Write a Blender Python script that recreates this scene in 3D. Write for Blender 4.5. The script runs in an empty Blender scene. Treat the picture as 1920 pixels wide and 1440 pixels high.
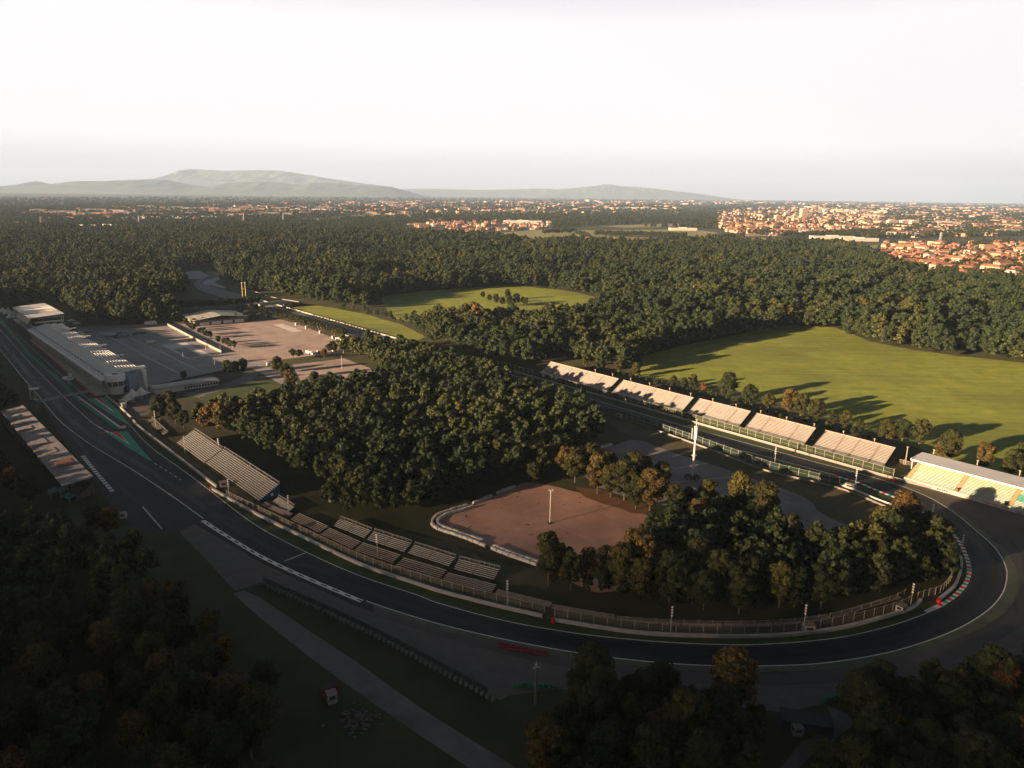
import bpy, math, random
import numpy as np
from mathutils import Vector, geometry
random.seed(7); rng = np.random.default_rng(11)
S = bpy.context.scene
C = S.collection
R = math.radians

# ------------------------------------------------------------------ camera
CF, CH = 1380.0, 136.0                       # focal length in photo pixels, flying height in metres
ROLL = math.atan(0.0137)
PITCH = math.atan((720 - (351 + 0.0137 * 960)) * math.cos(ROLL) / CF)
cam = bpy.data.cameras.new('camera'); camo = bpy.data.objects.new('camera', cam); C.objects.link(camo)
cam.sensor_fit = 'HORIZONTAL'; cam.sensor_width = 36.0; cam.lens = 36.0 * CF / 1920.0
cam.clip_start = 1.0; cam.clip_end = 90000.0
from mathutils import Matrix
camo.matrix_world = (Matrix.Translation((0, 0, CH)) @ Matrix.Rotation(math.pi / 2 - PITCH, 4, 'X')
                     @ Matrix.Rotation(ROLL, 4, 'Z'))
S.camera = camo

# ------------------------------------------------------------------ light
SUN_AZ, SUN_EL = R(32), R(10.5)               # shadows run 32 degrees away from +X
w = bpy.data.worlds.new("World"); S.world = w; w.use_nodes = True
nt = w.node_tree; nt.nodes.clear()
def N(nt, t, **k):
    n = nt.nodes.new(t)
    for a, b in k.items(): setattr(n, a, b)
    return n
out = N(nt, 'ShaderNodeOutputWorld'); bg = N(nt, 'ShaderNodeBackground')
sky = N(nt, 'ShaderNodeTexSky', sky_type='NISHITA', sun_disc=False)
sky.sun_elevation = SUN_EL; sky.sun_rotation = math.atan2(-math.cos(SUN_AZ), -math.sin(SUN_AZ)) % (2 * math.pi)
sky.air_density = 1.0; sky.dust_density = 1.5; sky.altitude = 200
tc = N(nt, 'ShaderNodeTexCoord'); sp = N(nt, 'ShaderNodeSeparateXYZ')
ramp = N(nt, 'ShaderNodeValToRGB')            # pale hazy air low over the horizon, blue sky above it
ramp.color_ramp.elements[0].position = 0.20; ramp.color_ramp.elements[0].color = (1, 1, 1, 1)
ramp.color_ramp.elements[1].position = 0.36; ramp.color_ramp.elements[1].color = (0, 0, 0, 1)
hz = N(nt, 'ShaderNodeValToRGB')
hz.color_ramp.elements[0].position = 0.0; hz.color_ramp.elements[0].color = (1.32, 1.27, 1.30, 1)
hz.color_ramp.elements[1].position = 0.06; hz.color_ramp.elements[1].color = (2.30, 2.19, 2.23, 1)
hs = N(nt, 'ShaderNodeHueSaturation'); hs.inputs['Saturation'].default_value = 1.5; hs.inputs['Value'].default_value = 0.27
mx = N(nt, 'ShaderNodeMixRGB')
L = nt.links.new
L(tc.outputs['Generated'], sp.inputs[0]); L(sp.outputs['Z'], ramp.inputs[0]); L(sp.outputs['Z'], hz.inputs[0])
L(sky.outputs[0], hs.inputs['Color']); L(hs.outputs[0], mx.inputs[1]); L(hz.outputs[0], mx.inputs[2]); L(ramp.outputs[0], mx.inputs[0])
L(mx.outputs[0], bg.inputs[0]); bg.inputs[1].default_value = 0.1
L(bg.outputs[0], out.inputs[0])
sl = bpy.data.lights.new('sun', 'SUN'); sl.energy = 5.0; sl.angle = R(0.6); sl.color = (1.0, 0.64, 0.38)
so = bpy.data.objects.new('sun', sl); C.objects.link(so)
sd = Vector((math.cos(SUN_AZ) * math.cos(SUN_EL), math.sin(SUN_AZ) * math.cos(SUN_EL), -math.sin(SUN_EL)))
so.rotation_euler = sd.to_track_quat('-Z', 'Y').to_euler(); so.location = (-200, -100, 400)
S.view_settings.view_transform = 'Standard'; S.view_settings.look = 'None'
S.view_settings.exposure = 2.2; S.view_settings.gamma = 1.0
S.render.engine = 'CYCLES'
S.cycles.max_bounces = 6; S.cycles.diffuse_bounces = 2; S.cycles.glossy_bounces = 2
S.cycles.transparent_max_bounces = 10; S.cycles.volume_bounces = 0; S.cycles.caustics_reflective = False
S.cycles.use_denoising = True

# ------------------------------------------------------------------ helpers
ct, st, cr, sr = math.cos(PITCH), math.sin(PITCH), math.cos(ROLL), math.sin(ROLL)
def G(px, py, z=0.0):
    """Where the line of sight through a photo pixel meets the level z."""
    u = (px - 960) / CF; v = (py - 720) / CF
    uu = u * cr + v * sr; vv = -u * sr + v * cr
    d = (CH - z) / (st + vv * ct)
    return Vector((uu * d, d * (ct - vv * st)))
def horizon(px): return 351 + 0.0137 * px
def smooth(pts, n=5, closed=False):
    P = [Vector(p) for p in pts]; out = []; m = len(P)
    for i in range(m if closed else m - 1):
        a = P[(i - 1) % m] if closed or i > 0 else P[0]
        b = P[i]; c = P[(i + 1) % m]; d = P[(i + 2) % m] if closed or i + 2 < m else P[-1]
        for k in range(n):
            t = k / n
            out.append(0.5 * ((2 * b) + (c - a) * t + (2 * a - 5 * b + 4 * c - d) * t * t + (3 * b - a - 3 * c + d) * t ** 3))
    if not closed: out.append(P[-1])
    return out
def GP(pts, sm=0, closed=False, z=0):
    if sm: pts = smooth(pts, sm, closed)
    return [G(p[0], p[1], z) for p in pts]
def inside(poly, x, y):
    """numpy point-in-polygon"""
    r = np.zeros(np.shape(x), bool); n = len(poly); j = n - 1
    for i in range(n):
        xi, yi = poly[i][0], poly[i][1]; xj, yj = poly[j][0], poly[j][1]
        c = ((yi > y) != (yj > y)) & (x < (xj - xi) * (y - yi) / ((yj - yi) or 1e-9) + xi)
        r ^= c; j = i
    return r

MATS = {}; BZ0 = math.radians(-30)
def mat(name, col, rough=0.85, var=0.25, scale=0.3, col2=None, metal=0.0, spec=0.25, bump=0.0, detail=6.0, big=None, attr=None, fac=(0.35, 0.65), streak=None):
    """Principled material whose colour wanders between two tones with noise in object space."""
    if name in MATS: return MATS[name]
    m = bpy.data.materials.new(name); m.use_nodes = True; t = m.node_tree; b = t.nodes['Principled BSDF']
    b.inputs['Roughness'].default_value = rough; b.inputs['Metallic'].default_value = metal
    b.inputs['Specular IOR Level'].default_value = spec
    g = N(t, 'ShaderNodeNewGeometry'); no = N(t, 'ShaderNodeTexNoise')
    no.inputs['Scale'].default_value = scale; no.inputs['Detail'].default_value = detail; no.inputs['Roughness'].default_value = 0.65
    t.links.new(g.outputs['Position'], no.inputs['Vector'])
    rp = N(t, 'ShaderNodeValToRGB'); rp.color_ramp.elements[0].position = fac[0]; rp.color_ramp.elements[1].position = fac[1]
    c2 = col2 or tuple(c * (1 + var) for c in col); c1 = col if col2 else tuple(c * (1 - var) for c in col)
    rp.color_ramp.elements[0].color = (*c1, 1); rp.color_ramp.elements[1].color = (*c2, 1)
    t.links.new(no.outputs['Fac'], rp.inputs[0]); src = rp.outputs[0]
    if big:                                    # a second, larger wander: (scale, colour, low, high)
        n2 = N(t, 'ShaderNodeTexNoise'); n2.inputs['Scale'].default_value = big[0]; n2.inputs['Detail'].default_value = 5
        t.links.new(g.outputs['Position'], n2.inputs['Vector'])
        r2 = N(t, 'ShaderNodeMapRange'); r2.inputs[1].default_value = big[2]; r2.inputs[2].default_value = big[3]
        t.links.new(n2.outputs['Fac'], r2.inputs[0])
        mm = N(t, 'ShaderNodeMixRGB'); mm.inputs[2].default_value = (*big[1], 1)
        t.links.new(r2.outputs[0], mm.inputs[0]); t.links.new(src, mm.inputs[1]); src = mm.outputs[0]
    if streak:                                 # faint mowing lanes: (scale across, strength)
        mp = N(t, 'ShaderNodeMapping'); mp.inputs['Rotation'].default_value = (0, 0, -BZ0); mp.inputs['Scale'].default_value = (.012, streak[0], 1)
        ns = N(t, 'ShaderNodeTexNoise'); ns.inputs['Scale'].default_value = 1; ns.inputs['Detail'].default_value = 4; t.links.new(g.outputs['Position'], mp.inputs[0]); t.links.new(mp.outputs[0], ns.inputs['Vector'])
        r3 = N(t, 'ShaderNodeMapRange'); r3.inputs[1].default_value = .35; r3.inputs[2].default_value = .65; r3.inputs[3].default_value = 1 - streak[1]; r3.inputs[4].default_value = 1 + streak[1]; t.links.new(ns.outputs['Fac'], r3.inputs[0])
        vs = N(t, 'ShaderNodeVectorMath', operation='SCALE'); t.links.new(src, vs.inputs[0]); t.links.new(r3.outputs[0], vs.inputs['Scale']); src = vs.outputs[0]
    if attr:
        a = N(t, 'ShaderNodeAttribute', attribute_name=attr); mm = N(t, 'ShaderNodeMixRGB', blend_type='MULTIPLY')
        mm.inputs[0].default_value = 1; t.links.new(a.outputs['Color'], mm.inputs[1]); t.links.new(src, mm.inputs[2]); src = mm.outputs[0]
    t.links.new(src, b.inputs['Base Color'])
    if bump:
        bn = N(t, 'ShaderNodeBump'); bn.inputs['Strength'].default_value = bump; bn.inputs['Distance'].default_value = 0.3
        t.links.new(no.outputs['Fac'], bn.inputs['Height']); t.links.new(bn.outputs[0], b.inputs['Normal'])
    MATS[name] = m; return m
def net_mat(name, col, cover):
    m = mat(name, col, 0.8, 0.2, 0.5); t = m.node_tree; b = t.nodes['Principled BSDF']
    mo = t.nodes['Material Output']; tr = N(t, 'ShaderNodeBsdfTransparent'); mi = N(t, 'ShaderNodeMixShader')
    mi.inputs[0].default_value = cover
    t.links.new(tr.outputs[0], mi.inputs[1]); t.links.new(b.outputs[0], mi.inputs[2]); t.links.new(mi.outputs[0], mo.inputs[0])
    return m

def tag(o, label=None, cat=None, group=None, kind=None):
    if label: o['label'] = label
    if cat: o['category'] = cat
    if group: o['group'] = group
    if kind: o['kind'] = kind
    return o
def empty(name, loc, rz=0.0, label=None, cat=None, group=None):
    o = bpy.data.objects.new(name, None); C.objects.link(o)
    o.location = (loc[0], loc[1], loc[2] if len(loc) > 2 else 0.0); o.rotation_euler = (0, 0, rz); o.empty_display_size = 1
    return tag(o, label, cat, group)
def link_mesh(name, me, parent=None, loc=None):
    o = bpy.data.objects.new(name, me); C.objects.link(o)
    if parent is not None: o.parent = parent
    if loc: o.location = loc
    return o
def copy_tree(o, parent=None):
    c = o.copy(); C.objects.link(c); c.parent = parent
    for ch in list(o.children): copy_tree(ch, c)
    return c

class MB:
    def __init__(s): s.v = []; s.f = []; s.m = []
    def quad(s, pts, mi=0):
        b = len(s.v); s.v += [tuple(p) for p in pts]; s.f.append(tuple(range(b, b + len(pts)))); s.m.append(mi); return s
    def box(s, x0, x1, y0, y1, z0, z1, mi=0):
        return s.hexa([(x0, y0, z0), (x1, y0, z0), (x1, y1, z0), (x0, y1, z0)], [(x0, y0, z1), (x1, y0, z1), (x1, y1, z1), (x0, y1, z1)], mi)
    def hexa(s, lo, hi, mi=0):
        b = len(s.v); n = len(lo); s.v += [tuple(p) for p in lo] + [tuple(p) for p in hi]
        s.f.append(tuple(b + i for i in reversed(range(n)))); s.f.append(tuple(b + n + i for i in range(n))); s.m += [mi, mi]
        for i in range(n):
            j = (i + 1) % n; s.f.append((b + i, b + j, b + n + j, b + n + i)); s.m.append(mi)
        return s
    def prism(s, poly, z0, z1, mi=0):
        return s.hexa([(p[0], p[1], z0) for p in poly], [(p[0], p[1], z1) for p in poly], mi)
    def bar(s, a, b, r, mi=0, n=4, r2=None):
        a = Vector(a); b = Vector(b); r2 = r if r2 is None else r2
        d = (b - a).normalized(); u = d.cross(Vector((0, 0, 1)))
        if u.length < 1e-3: u = Vector((1, 0, 0))
        u.normalize(); w_ = d.cross(u)
        lo = []; hi = []
        for k in range(n):
            t = 2 * math.pi * (k + .5) / n; e = u * math.cos(t) + w_ * math.sin(t)
            lo.append(tuple(a + e * r)); hi.append(tuple(b + e * r2))
        return s.hexa(lo, hi, mi)
    def cyl(s, x, y, z0, z1, r, n=12, r2=None, mi=0): return s.bar((x, y, z0), (x, y, z1), r, mi, n, r2)
    def slab(s, a, b, c, d, th, mi=0):
        """sloping plate a,b,c,d (top) with thickness th"""
        top = [a, b, c, d]; return s.hexa([(p[0], p[1], p[2] - th) for p in top], top, mi)
    def mesh(s, name, mats):
        me = bpy.data.meshes.new(name); me.from_pydata(s.v, [], s.f)
        for m in (mats if isinstance(mats, (list, tuple)) else [mats]): me.materials.append(m)
        me.polygons.foreach_set('material_index', s.m); me.update(); return me
    def build(s, name, mats, parent=None): return link_mesh(name, s.mesh(name, mats), parent)

def sheet(name, pts, z, m, label=None, kind='structure', cat=None, rough=0):
    """flat ground polygon from world points"""
    if rough:                                  # uneven, weed-grown edge
        q = resample([Vector((p[0], p[1])) for p in pts] + [Vector((pts[0][0], pts[0][1]))], 3.0)[:-1]; xs_ = np.array([p.x for p in q]); ys_ = np.array([p.y for p in q])
        dx_ = (vnoise(xs_ + 9000, ys_ + 9000, 5.0, 5) - .5) + 1.5 * (vnoise(xs_ + 9000, ys_ + 9000, 17, 6) - .5); dy_ = (vnoise(xs_ + 9000, ys_ + 9000, 5.0, 7) - .5) + 1.5 * (vnoise(xs_ + 9000, ys_ + 9000, 17, 8) - .5)
        pts = [(p.x + a_ * rough, p.y + b_ * rough) for p, a_, b_ in zip(q, dx_, dy_)]
    P = [Vector((p[0], p[1], 0)) for p in pts]
    tri = geometry.tessellate_polygon([P])
    me = bpy.data.meshes.new(name); me.from_pydata([(p.x, p.y, z) for p in P], [], tri)
    me.materials.append(m); me.update()
    bm_fix(me)
    o = link_mesh(name, me); tag(o, label, cat, None, kind); return o
def bm_fix(me):
    import bmesh
    bm = bmesh.new(); bm.from_mesh(me); bmesh.ops.recalc_face_normals(bm, faces=bm.faces)
    if sum(f.normal.z for f in bm.faces) < 0: bmesh.ops.reverse_faces(bm, faces=bm.faces)
    bm.to_mesh(me); bm.free()
def offs(P, dist):
    """offset polyline to its left by dist"""
    out = []
    for i, p in enumerate(P):
        a = P[max(i - 1, 0)]; b = P[min(i + 1, len(P) - 1)]; d = (b - a); d.normalize()
        dd = dist(i / max(1, len(P) - 1)) if callable(dist) else dist
        out.append(p + Vector((-d.y, d.x)) * dd)
    return out
def resample(P, step):
    out = [P[0].copy()]; acc = 0.0
    for a, b in zip(P[:-1], P[1:]):
        l = (b - a).length
        while acc + l >= step:
            t = (step - acc) / l; a = a.lerp(b, t); out.append(a.copy()); l = (b - a).length; acc = 0
        acc += l
    return out
def ribbon_mb(mb, P, wd, z, mi=0, dash=None):
    a = offs(P, wd / 2); b = offs(P, -wd / 2)
    for i in range(len(P) - 1):
        if dash and (i % (dash[0] + dash[1])) >= dash[0]: continue
        mb.quad([(b[i].x, b[i].y, z), (b[i + 1].x, b[i + 1].y, z), (a[i + 1].x, a[i + 1].y, z), (a[i].x, a[i].y, z)], mi)
    return mb
def wall_mb(mb, P, th, z0, z1, mi=0):
    a = offs(P, th / 2); b = offs(P, -th / 2)
    for i in range(len(P) - 1):
        q = [b[i], b[i + 1], a[i + 1], a[i]]
        mb.hexa([(p.x, p.y, z0) for p in q], [(p.x, p.y, z1) for p in q], mi)
    return mb

def vnoise(x, y, s, seed):
    r = np.random.default_rng(seed); T = r.random((64, 64)); x = x / s; y = y / s
    xi = np.floor(x).astype(int); yi = np.floor(y).astype(int); fx = x - xi; fy = y - yi; fx = fx * fx * (3 - 2 * fx); fy = fy * fy * (3 - 2 * fy)
    g_ = lambda a, b: T[a % 64, b % 64]
    return (g_(xi, yi) * (1 - fx) + g_(xi + 1, yi) * fx) * (1 - fy) + (g_(xi, yi + 1) * (1 - fx) + g_(xi + 1, yi + 1) * fx) * fy
def sstep(a, b, v): t = np.clip((v - a) / (b - a), 0, 1); return t * t * (3 - 2 * t)

# ------------------------------------------------------------------ materials
M_ground = mat('ground_soil', (0.030, 0.042, 0.016), 0.95, col2=(0.058, 0.060, 0.026), scale=0.05, big=(0.006, (0.045, 0.038, 0.020), 0.5, 0.7))
M_grass = mat('verge_grass', (0.030, 0.058, 0.020), 0.95, col2=(0.055, 0.080, 0.028), scale=0.12)
M_dry = mat('dry_grass', (0.070, 0.068, 0.030), 0.95, col2=(0.115, 0.098, 0.050), scale=0.10, big=(0.03, (0.05, 0.065, 0.025), 0.5, 0.65))
M_field = mat('meadow_grass', (0.140, 0.195, 0.024), 0.95, col2=(0.235, 0.270, 0.036), scale=0.09, detail=10, big=(0.011, (0.125, 0.160, 0.026), 0.45, 0.68), bump=0.8, streak=(.16, .12))
M_track = mat('track_asphalt', (0.020, 0.026, 0.032), 0.8, col2=(0.029, 0.036, 0.043), scale=0.06, big=(0.02, (0.036, 0.041, 0.048), 0.5, 0.7))
M_run = mat('runoff_asphalt', (0.090, 0.080, 0.078), 0.8, col2=(0.125, 0.112, 0.108), scale=0.05, big=(0.02, (0.075, 0.070, 0.068), 0.45, 0.6))
M_old = mat('old_asphalt', (0.026, 0.030, 0.036), 0.85, col2=(0.040, 0.044, 0.050), scale=0.08)
M_gravel = mat('pale_gravel', (0.110, 0.104, 0.100), 0.95, col2=(0.140, 0.132, 0.125), scale=0.25)
M_path = mat('path_concrete', (0.120, 0.122, 0.124), 0.9, col2=(0.175, 0.175, 0.172), scale=0.1, big=(0.05, (0.10, 0.10, 0.10), 0.5, 0.6))
M_lot = mat('lot_asphalt', (0.225, 0.220, 0.220), 0.85, col2=(0.285, 0.278, 0.275), scale=0.05, big=(0.03, (0.20, 0.195, 0.20), 0.45, 0.6))
M_lotb = mat('lot_worn', (0.270, 0.225, 0.205), 0.9, col2=(0.360, 0.305, 0.275), scale=0.07, big=(0.03, (0.24, 0.20, 0.19), 0.5, 0.65))
M_red = mat('red_gravel', (0.420, 0.245, 0.185), 0.95, col2=(0.520, 0.320, 0.245), scale=0.10, big=(0.03, (0.33, 0.205, 0.165), 0.45, 0.62))
M_grey = mat('grey_gravel', (0.20, 0.19, 0.19), 0.95, col2=(0.26, 0.245, 0.24), scale=0.10, big=(0.03, (0.175, 0.165, 0.17), 0.45, 0.62))
M_white = mat('white_paint', (0.78, 0.78, 0.76), 0.7, 0.12, 0.3)
M_red_p = mat('red_paint', (0.68, 0.015, 0.03), 0.7, 0.15, 0.3)
M_green_p = mat('green_paint', (0.012, 0.38, 0.21), 0.75, 0.15, 0.2)
M_green_d = mat('faded_green_paint', (0.105, 0.130, 0.085), 0.85, 0.2, 0.15)
M_pale = mat('pale_paint', (0.50, 0.50, 0.50), 0.8, 0.15, 0.2)
M_conc = mat('concrete', (0.36, 0.35, 0.33), 0.9, col2=(0.46, 0.45, 0.42), scale=0.4)
M_concd = mat('dark_concrete', (0.13, 0.125, 0.12), 0.9, 0.25, 0.4)
M_metal = mat('grey_steel', (0.20, 0.21, 0.22), 0.5, 0.15, 0.5, metal=0.4)
M_dark = mat('dark_frame', (0.025, 0.028, 0.03), 0.7, 0.2, 0.6)
M_wood = mat('bench_boards', (0.36, 0.35, 0.33), 0.8, col2=(0.48, 0.46, 0.43), scale=0.35)
M_seat = mat('terrace_slabs', (0.285, 0.295, 0.285), 0.85, col2=(0.355, 0.365, 0.35), scale=0.15)
M_roofw = mat('white_roof', (0.62, 0.62, 0.60), 0.6, 0.10, 0.1)
M_roofg = mat('grey_roof', (0.30, 0.32, 0.33), 0.6, 0.12, 0.1)
M_glass = mat('dark_glass', (0.02, 0.03, 0.035), 0.15, 0.2, 0.2, spec=0.6)
M_blue = mat('blue_banner', (0.015, 0.09, 0.20), 0.6, 0.2, 0.5)
M_rust = mat('rusty_post', (0.22, 0.10, 0.05), 0.8, 0.25, 0.5)
M_gpost = mat('galvanised_post', (0.40, 0.42, 0.42), 0.5, 0.1, 0.5, metal=0.3)
M_teal = mat('teal_panel', (0.05, 0.22, 0.20), 0.6, 0.2, 0.4)
M_tile = mat('roof_tiles', (0.36, 0.115, 0.06), 0.85, col2=(0.46, 0.17, 0.10), scale=0.3)
M_cream = mat('cream_wall', (0.56, 0.46, 0.36), 0.85, 0.1, 0.3)
M_beige = mat('beige_apron', (0.48, 0.46, 0.40), 0.9, col2=(0.58, 0.55, 0.48), scale=0.15)
M_stain = mat('tyre_stain', (0.030, 0.028, 0.028), 0.85, 0.3, 0.2)
NET = net_mat('green_net', (0.05, 0.075, 0.035), 0.36)
NETD = net_mat('dark_net', (0.02, 0.045, 0.035), 0.42)

# ------------------------------------------------------------------ ground sheets
gm = MB(); gm.quad([(-41000, -600, 0), (41000, -600, 0), (41000, 41000, 0), (-41000, 41000, 0)])
g = gm.build('ground', M_ground); tag(g, kind='structure')
def psheet(name, pts, z, m, sm=0, label=None, rough=None):
    if rough is None: rough = 0 if ('pavement' in name or 'far' in name) else 1.6
    return sheet(name, GP(pts, sm, True), z, m, label, rough=rough)
WL = G(950, 694); WD = (G(1675, 899) - WL).normalized(); WN = Vector((-WD.y, WD.x))   # back straight: along, and away from the track
def ext(p, dist): return p + WD * dist
O_px = [(0, 655), (37, 701), (72, 742), (110, 787), (140, 812), (180, 840), (250, 882), (325, 932), (385, 975), (440, 1010), (500, 1045),
        (575, 1080), (670, 1120), (730, 1142), (830, 1172), (955, 1201), (1080, 1224), (1170, 1236), (1267, 1245), (1355, 1249), (1435, 1249),
        (1540, 1244), (1640, 1229), (1715, 1210), (1790, 1182), (1845, 1150), (1875, 1120), (1887, 1090), (1885, 1060), (1865, 1027),
        (1830, 995), (1787, 960), (1740, 932), (1685, 910), (1615, 889), (1527, 866), (1440, 842), (1340, 815), (1245, 788), (1110, 749),
        (985, 711), (870, 678), (747, 642), (600, 600), (508, 574)]
I_px = [(246, 800), (285, 840), (350, 887), (400, 925), (480, 985), (575, 1036), (675, 1080), (780, 1115), (825, 1132), (950, 1165),
        (1075, 1187), (1180, 1199), (1260, 1205), (1360, 1209), (1440, 1208), (1565, 1197), (1665, 1175), (1740, 1149), (1775, 1132),
        (1802, 1112), (1817, 1090), (1821, 1065), (1812, 1035), (1797, 1010), (1775, 989), (1740, 965), (1705, 942), (1680, 932),
        (1645, 919), (1615, 906), (1565, 891), (1465, 864), (1340, 832), (1240, 801), (1130, 768), (1000, 731), (870, 691), (747, 655), (600, 610), (500, 580)]
O = [ext(G(0, 655), -700)] + GP(O_px, 5)
I = [ext(G(0, 590), -700), G(20, 606), G(60, 640), G(125, 699), G(175, 742), G(199, 745)] + GP(I_px, 5)
sheet('road', O + I[::-1], 0.06, M_track)
psheet('old_track_pavement', [(76, 752), (110, 800), (132, 840), (175, 898), (215, 957), (235, 985), (285, 1002), (332, 999), (365, 983), (425, 1017),
        (500, 1060), (600, 1105), (700, 1149), (700, 1120), (560, 1060), (385, 960), (180, 830), (110, 780)], 0.035, M_old)
GT = [(365, 983), (425, 1017), (500, 1060), (600, 1105), (680, 1142), (805, 1187), (955, 1229), (1060, 1250), (1210, 1274), (1310, 1281), (1440, 1285),
      (1540, 1282), (1615, 1275), (1702, 1260), (1790, 1237), (1875, 1200), (1920, 1172), (2060, 1090)]
run = GP([(670, 1122), (830, 1170), (1080, 1222), (1355, 1246), (1640, 1224), (1790, 1178), (1870, 1118), (1880, 1060), (1785, 963), (1690, 915), (1640, 899)])
sheet('runoff_pavement', run + GP([(1676, 902), (1765, 921), (1840, 941), (1920, 966), (2050, 1002), (2160, 1040)]) + GP(GT[4:][::-1], 3), 0.03, M_run)
sheet('gravel_trap_ground', GP([(332, 993)] + GT, 3) + GP([(2160, 1150), (1920, 1266), (1810, 1281), (1700, 1296), (1570, 1312), (1472, 1337), (1310, 1317),
      (1135, 1299), (1047, 1292), (960, 1303), (937, 1313), (705, 1189), (495, 1091), (440, 1108), (395, 1058)]), 0.012, M_gravel)
srl = [(436, 1112), (480, 1152), (580, 1232), (680, 1305), (780, 1374), (880, 1440), (1010, 1520)]
srr = [(458, 1107), (490, 1122), (575, 1180), (670, 1242), (795, 1332), (960, 1435), (1090, 1510)]
sheet('service_road', GP(srl) + GP(srr[::-1]), 0.02, M_path)
psheet('gravel_path', [(1545, 1318), (1590, 1342), (1602, 1368), (1560, 1395), (1495, 1445), (1455, 1445), (1525, 1385), (1560, 1358)], 0.02, M_gravel, 2)
WALLS = [[(199, 744), (222, 762), (247, 786)], [(250, 790), (262, 803), (310, 840), (410, 917)],
         [(395, 917), (480, 965), (550, 1000), (675, 1060), (780, 1096), (825, 1111), (930, 1138), (1032, 1161)],
         [(1040, 1165), (1180, 1187), (1285, 1194), (1440, 1195), (1565, 1182), (1665, 1157), (1710, 1142), (1727, 1127)],
         [(1760, 1127), (1790, 1100), (1802, 1067), (1800, 1042)]]
verge = GP([(199, 746), (247, 788), (310, 842), (400, 919), (480, 967), (550, 1002), (675, 1062), (780, 1098), (825, 1113), (1032, 1163), (1180, 1189), (1285, 1196),
            (1440, 1197), (1565, 1184), (1665, 1159), (1710, 1144), (1727, 1129), (1765, 1125), (1788, 1098), (1800, 1067), (1798, 1040), (1770, 1000)])
sheet('verge_grass', verge + [p for p in GP(I_px[:24], 2)][::-1], 0.02, M_grass)['kind'] = 'structure'
sheet('bank_dry_ground', GP([(206, 742), (252, 776), (330, 838), (420, 905), (500, 955), (610, 1010), (750, 1060), (930, 1112), (1150, 1158), (1440, 1170), (1600, 1155),
      (1710, 1120), (1730, 1125), (1665, 1157), (1565, 1182), (1440, 1195), (1285, 1194), (1180, 1187), (1032, 1161), (825, 1111), (675, 1060), (480, 965), (310, 840), (247, 786)]), 0.015, M_dry, rough=.8)
sheet('bank_grass_ground', GP([(560, 955), (640, 962), (720, 985), (800, 1000), (900, 1035), (1010, 1075), (1040, 1110), (940, 1095), (760, 1045), (610, 980)]), 0.01, M_dry, rough=4)
# infield bank, straight verges
psheet('slope_dry_ground', [(1120, 772), (1240, 812), (1340, 848), (1440, 886), (1515, 903), (1590, 923), (1650, 947), (1710, 975), (1640, 1015), (1595, 987),
      (1552, 970), (1527, 955), (1510, 931), (1465, 917), (1395, 895), (1329, 869), (1221, 832), (1200, 825), (1165, 812)], 0.012, M_dry)
psheet('inner_verge_ground', [(870, 692), (1000, 732), (1130, 769), (1240, 802), (1340, 833), (1465, 865), (1565, 892), (1645, 920), (1705, 943), (1690, 955), (1650, 945),
      (1590, 922), (1515, 902), (1440, 885), (1340, 847), (1240, 811), (1120, 774), (1000, 740), (870, 703)], 0.018, M_grass)
vb = [WL + WD * s for s in (-560, 60, 380)]
sheet('outer_verge_ground', [p - WN * 9 for p in vb] + [p + WN * 14 for p in vb][::-1], 0.02, M_grass)
sheet('stand_ground', [p + WN * 12 for p in vb[1:]] + [p + WN * 34 for p in vb[1:]][::-1], 0.012, M_dry)
# lots
RL = [(822, 976), (828, 967), (850, 955), (905, 935), (960, 917), (985, 905), (1005, 903), (1040, 912), (1090, 926), (1130, 937), (1200, 958), (1250, 985), (1285, 1020),
      (1260, 1070), (1180, 1110), (1120, 1110), (1030, 1075), (1010, 1058), (960, 1040), (915, 1022), (870, 1005), (835, 992), (823, 984)]
psheet('red_gravel_lot_ground', RL, 0.03, M_red)
GL = [(1106, 845), (1154, 834), (1177, 826), (1200, 825), (1221, 832), (1270, 850), (1329, 869), (1396, 893), (1465, 917), (1510, 931), (1523, 943), (1530, 956), (1555, 971), (1595, 987),
      (1632, 1002), (1638, 1016), (1600, 1035), (1500, 1030), (1400, 1000), (1300, 968), (1240, 945), (1170, 930), (1110, 912), (1090, 880), (1092, 855)]
psheet('grey_gravel_lot_ground', GL, 0.03, M_grey)
psheet('rusty_dry_ground', [(1078, 912), (1125, 918), (1165, 935), (1215, 945), (1228, 962), (1190, 962), (1150, 950), (1105, 936), (1085, 925)], 0.034, mat('rusty_grass', (.20, .085, .045), .95, col2=(.12, .09, .04), scale=.4))
psheet('meadow_field', [(1185, 705), (1205, 690), (1200, 668), (1300, 644), (1400, 624), (1440, 615), (1480, 609), (1565, 614), (1632, 640), (1705, 655), (1800, 668), (1920, 680), (2150, 705),
      (2250, 960), (1920, 900), (1800, 872), (1680, 825), (1560, 785), (1440, 748), (1340, 722), (1260, 712)], 0.02, M_field)
psheet('clearing_field', [(712, 556), (800, 545), (900, 538), (960, 535), (1065, 545), (1145, 563), (1145, 582), (1100, 597), (1040, 608), (900, 611), (800, 608), (735, 597)], 0.02, M_field)
psheet('strip_field', [(547, 571), (600, 573), (680, 588), (752, 608), (800, 632), (775, 640), (720, 627), (600, 593), (548, 577)], 0.03, M_field)
psheet('lot_pavement', [(140, 612), (335, 606), (367, 611), (500, 676), (560, 720), (530, 722), (470, 690), (430, 694), (300, 732), (262, 740), (235, 742)], 0.02, M_lot)
psheet('paddock_lot_pavement', [(367, 612), (522, 598), (560, 608), (642, 640), (648, 652), (600, 665), (497, 678), (462, 674)], 0.04, M_lotb)
psheet('small_lot_pavement', [(548, 684), (600, 678), (645, 672), (712, 697), (700, 712), (600, 720), (565, 716)], 0.04, M_lotb)
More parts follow.
